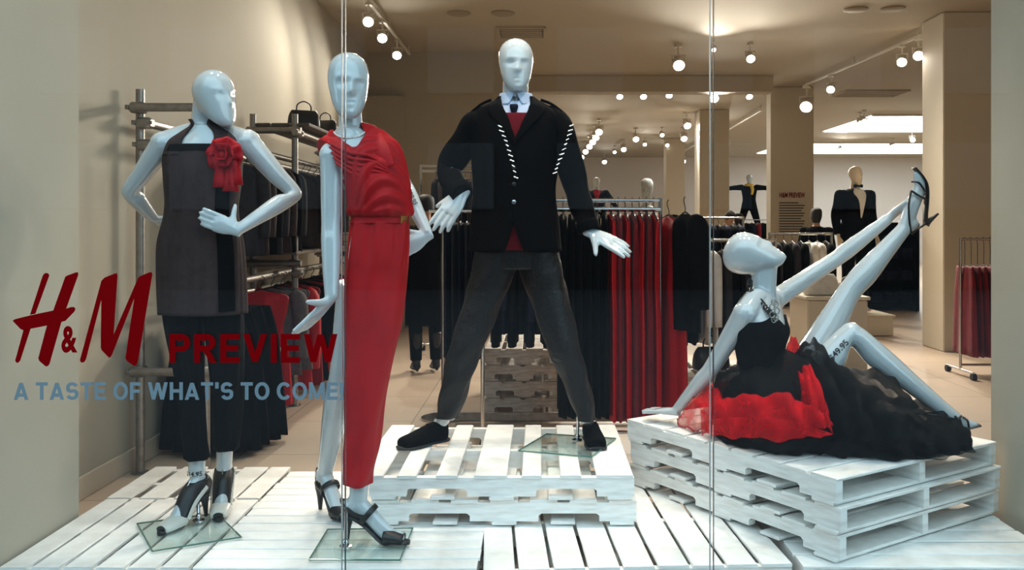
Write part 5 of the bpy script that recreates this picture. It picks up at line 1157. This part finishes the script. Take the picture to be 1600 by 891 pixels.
# jacket mannequin above the rack, far
t = thing('display_plinth', 'tall plinth under the far mannequin in the red waistcoat', 'plinth', (1.17, 18.8, FZ)); MB().box((1.17, 18.8, FZ+.32), (.7, .7, .62), bev=.01).build('body', M_COLUMN, t, smooth=False); MB().box((1.17, 18.8, FZ+.645), (.74, .74, .02), bev=.004).build('top', M_COLUMN, t, smooth=False)
figure('mannequin', 'far mannequin in a dark jacket and red waistcoat, arms held out', 'mannequin', (1.17, 18.8, FZ+.66), 0, 1.72, M_WHITE, dict(el=(-.34, 0, 1.22), wl=(-.46, -.02, 1.02), er=(.34, 0, 1.22), wr=(.46, -.02, 1.02)), (('jacket', M_BLACK), ('trousers', M_WHITEC), ('vee', M_RED)))
# bald display head beyond the rack
t = thing('mannequin_bust', 'white bald display head above the dress rack', 'display head', (1.30, 11.0, FZ)); b = MB(); head(b, V(1.30, 11.0, 1.665), (0, .1, 1), (-.3, -.9, 0), 1.05, .27); neck(b, V(1.30, 11.02, 1.40), V(1.30, 11.02, 1.5), V(1.30, 11.0, 1.62)); b.add(*loft([(V(1.30, 11.02, 1.10), V(1, 0, 0), V(0, -1, 0), .14, .1, .1), (V(1.30, 11.02, 1.28), V(1, 0, 0), V(0, -1, 0), .19, .11, .11), (V(1.30, 11.02, 1.40), V(1, 0, 0), V(0, -1, 0), .17, .08, .08), (V(1.30, 11.02, 1.46), V(1, 0, 0), V(0, -1, 0), .06, .06, .06)], 4, 24)); skin(b, 'bust', M_WHITE, t, .010, 2)
MB().tube([V(1.30, 11.02, FZ+.02), V(1.30, 11.02, 1.12)], .02, 10).build('pole', M_CHROME, t); MB().tube([V(1.30, 11.02, FZ), V(1.30, 11.02, FZ+.02)], .18, 20).build('base', M_CHROME, t)
# notice on the column and the mark on the back wall
def flat_text(mb, s, x, z, w, h, y, bold=.02):
    v, f = fit_text(s, w, h, bold); mb.add(np.stack([v[:, 0]+x, np.full(len(v), y), v[:, 1]+z], 1), f)
q = P(1218, 309, 14.99); t = thing('column_notice', 'printed notice with a red heading on the square column', 'sign', q)
k = 14.99/F; m = MB(); flat_text(m, 'H&M PREVIEW', q.x, q.z, 40*k, 8*k, 14.993, .03); m.build('heading', M_LOGO, t, smooth=False)
for i in range(13):
    w = (30, 40, 38, 35, 40, 38, 34, 40, 39, 37, 40, 33, 30)[i]*k
    MB().box((q.x+w/2-.5*k, 14.994, q.z-(8+i*4.1)*k), (w, .004, 1.5*k)).build('text_line', M_INK, t, smooth=False)
q = P(1086, 295, 30.98); t = thing('wall_mark', 'red lettering on the far back wall', 'sign', q); k = 30.98/F
m = MB(); flat_text(m, 'H&M', q.x, q.z, 26*k, 13*k, 30.985, .03); m.build('lettering', M_LOGO, t, smooth=False)
for i in range(2): MB().box((q.x+10*k, 30.985, q.z-(7+i*3)*k), (20*k, .01, 1*k)).build('text_line', M_INK, t, smooth=False)

# ================================================================== LETTERING ON THE GLASS
GZ = GY-0.0065
lt = thing('window_lettering', 'large red brush-drawn shop logo on the left of the window', 'lettering', P(20, 575, GY))
def gl(px, py): return (px-CX)*GZ/F, CAMZ+(CY-py)*GZ/F
def poly(mb, pts, st=[0]):
    st[0] += 1; g0 = GZ-0.00025*(st[0] % 6)
    c = [gl(x/3.873, y/3.873+410) for x, y in pts]; v = np.array([(x, g0, z) for x, z in c]); n = len(v)
    a = sum(v[i][0]*v[(i+1) % n][2]-v[(i+1) % n][0]*v[i][2] for i in range(n)); f = [tuple(range(n)) if a > 0 else tuple(range(n))[::-1]]
    v2, f2 = thicken(v, f, (0, 0.0008, 0)); mb.add(v2, f2)
mh = MB()
for pts in ([(258, 84), (266, 70), (280, 64), (294, 68), (299, 80), (215, 312), (182, 318)], [(146, 400), (188, 396), (124, 594), (112, 608), (98, 606), (93, 594)],
            [(396, 88), (408, 80), (462, 60), (473, 60), (475, 76), (402, 280), (322, 296)], [(286, 380), (374, 358), (302, 612), (292, 628), (278, 630), (240, 598), (233, 580)],
            [(78, 354), (92, 344), (180, 322), (320, 292), (400, 281), (430, 271), (450, 270), (458, 282), (452, 298), (398, 354), (370, 362), (290, 382), (140, 411), (124, 402)]):
    poly(mh, pts)
mh.build('letter_h', M_LOGO, lt, smooth=False)
mm = MB()
for pts in ([(484, 592), (614, 112), (626, 100), (634, 180), (612, 232), (520, 590), (508, 606), (490, 606)], [(622, 104), (634, 92), (694, 68), (708, 66), (712, 80), (688, 440), (672, 572), (660, 578), (616, 532), (610, 516), (614, 215)],
            [(688, 438), (836, 96), (850, 84), (846, 150), (816, 210), (676, 566), (664, 560)], [(838, 94), (848, 84), (905, 60), (918, 60), (923, 72), (836, 600), (826, 622), (812, 627), (768, 596), (760, 580), (815, 205)]):
    poly(mm, pts)
mm.build('letter_m', M_LOGO, lt, smooth=False)
def glass_text(s, x0, x1, y0, y1, m_, nm, parent, bold):
    w, h = (x1-x0)*GZ/F, (y1-y0)*GZ/F; v, f = fit_text(s, w, h, bold); x, z = gl(x0, y1)
    v = np.stack([v[:, 0]+x, np.full(len(v), GZ), v[:, 1]+z], 1); v2, f2 = thicken(v, f, (0, .0008, 0))
    return MB().add(v2, f2).build(nm, m_, parent, smooth=False)
glass_text('&', 96, 121, 509.5, 551.5, M_LOGO, 'ampersand', lt, .035)
# grotesque capitals drawn as bold strokes: (width, [polylines of stroke centres]) in cap heights
def arc(cx, cy, rx, ry, a0, a1, n=14): return [(cx+rx*math.cos(math.radians(a0+(a1-a0)*i/n)), cy+ry*math.sin(math.radians(a0+(a1-a0)*i/n))) for i in range(n+1)]
SW = 0.19; q_ = SW/2
GLY = {'P': (.68, [[(q_, 0), (q_, 1)], [(q_, 1-q_), (.38, 1-q_)]+arc(.38, .69, .205, .215, 90, -90)+[(q_, .475)]]),
       'R': (.72, [[(q_, 0), (q_, 1)], [(q_, 1-q_), (.38, 1-q_)]+arc(.38, .70, .215, .205, 90, -90)+[(q_, .495)], [(.36, .50), (.62, 0)]]),
       'E': (.62, [[(q_, 0), (q_, 1)], [(q_, 1-q_), (.62, 1-q_)], [(q_, .51), (.58, .51)], [(q_, q_), (.62, q_)]]),
       'F': (.58, [[(q_, 0), (q_, 1)], [(q_, 1-q_), (.58, 1-q_)], [(q_, .50), (.54, .50)]]),
       'V': (.76, [[(.09, 1), (.38, .03)], [(.67, 1), (.38, .03)]]), 'I': (.20, [[(q_, 0), (q_, 1)]]),
       'W': (1.08, [[(.09, 1), (.30, .02)], [(.54, .98), (.30, .02)], [(.54, .98), (.78, .02)], [(.99, 1), (.78, .02)]]),
       'A': (.78, [[(.09, 0), (.39, .97)], [(.69, 0), (.39, .97)], [(.20, .27), (.58, .27)]]),
       'T': (.66, [[(.33, 0), (.33, 1)], [(0, 1-q_), (.66, 1-q_)]]), 'H': (.72, [[(q_, 0), (q_, 1)], [(.72-q_, 0), (.72-q_, 1)], [(q_, .51), (.72-q_, .51)]]),
       'M': (.86, [[(q_, 0), (q_, 1)], [(.86-q_, 0), (.86-q_, 1)], [(q_+.01, .97), (.43, .06)], [(.86-q_-.01, .97), (.43, .06)]]),
       'O': (.80, [arc(.40, .5, .31, .415, 90, 450, 30)]), 'C': (.74, [arc(.40, .5, .31, .415, 38, 322, 26)]),
       'S': (.68, [arc(.335, .71, .235, .20, 20, 180, 10)+arc(.335, .60, .235, .11, 190, 250, 4)+arc(.345, .40, .24, .12, 70, 0, 4)+arc(.345, .29, .24, .20, -10, -165, 10)]),
       "'": (.20, [[(q_, .64), (q_, 1)]]), '!': (.20, [[(q_, .30), (q_, 1)], [(q_, 0), (q_, .19)]])}
def strokes(s, x0, x1, y0, y1, m_, parent, gap=.13, space=.30):
    tot = sum((GLY[c][0]+gap) if c != ' ' else space for c in s)-gap; sx = (x1-x0)/tot; sy = (y1-y0); pen = 0.0
    for c in s:
        if c == ' ': pen += space; continue
        w, pl = GLY[c]; mb = MB()
        for li, pts in enumerate(pl):
            pts = [Vector((a, b)) for a, b in pts]; n = len(pts); L, R = [], []
            closed = (pts[0]-pts[-1]).length < 1e-6
            for i in range(n):
                d0 = (pts[i]-pts[i-1]).normalized() if i > 0 else ((pts[0]-pts[-2]).normalized() if closed else (pts[1]-pts[0]).normalized())
                d1 = (pts[i+1]-pts[i]).normalized() if i < n-1 else ((pts[1]-pts[0]).normalized() if closed else d0)
                dd = (d0+d1).normalized(); nn = Vector((-dd.y, dd.x)); k = q_/max(.6, nn.dot(Vector((-d1.y, d1.x))))
                # slanted strokes keep level ends
                if not closed and n == 2 and abs(d1.x) > .1 and abs(d1.y) > .1: o = Vector((q_/abs(d1.y)*(1 if d1.y < 0 else -1), 0))
                else: o = nn*k
                L.append(pts[i]+o); R.append(pts[i]-o)
            v = []
            for p in L+R:
                x, z = gl(x0+(pen+p.x)*sx, y1-min(max(p.y, 0), 1)*sy); v.append((x, GZ-.0002*li, z))
            f = [(i, i+1, n+i+1, n+i) for i in range(n-1)]
            f = [q if (v[q[1]][0]-v[q[0]][0])*(v[q[2]][2]-v[q[0]][2])-(v[q[1]][2]-v[q[0]][2])*(v[q[2]][0]-v[q[0]][0]) > 0 else q[::-1] for q in f]
            v2, f2 = thicken(np.array(v), f, (0, .0006, 0)); mb.add(v2, f2)
        mb.build('letter', m_, parent, smooth=False); pen += w+gap
t = thing('window_lettering', 'red capitals on the glass across the tunic mannequin legs', 'lettering', P(264, 570, GY)); strokes('PREVIEW', 264.5, 527, 522, 567, M_LOGO, t)
t = thing('window_lettering', 'grey-blue line of capitals along the lower left of the glass', 'lettering', P(22, 628, GY)); strokes("A TASTE OF WHAT'S TO COME!", 22, 537, 597.5, 625, M_BLUEV, t, gap=.11)
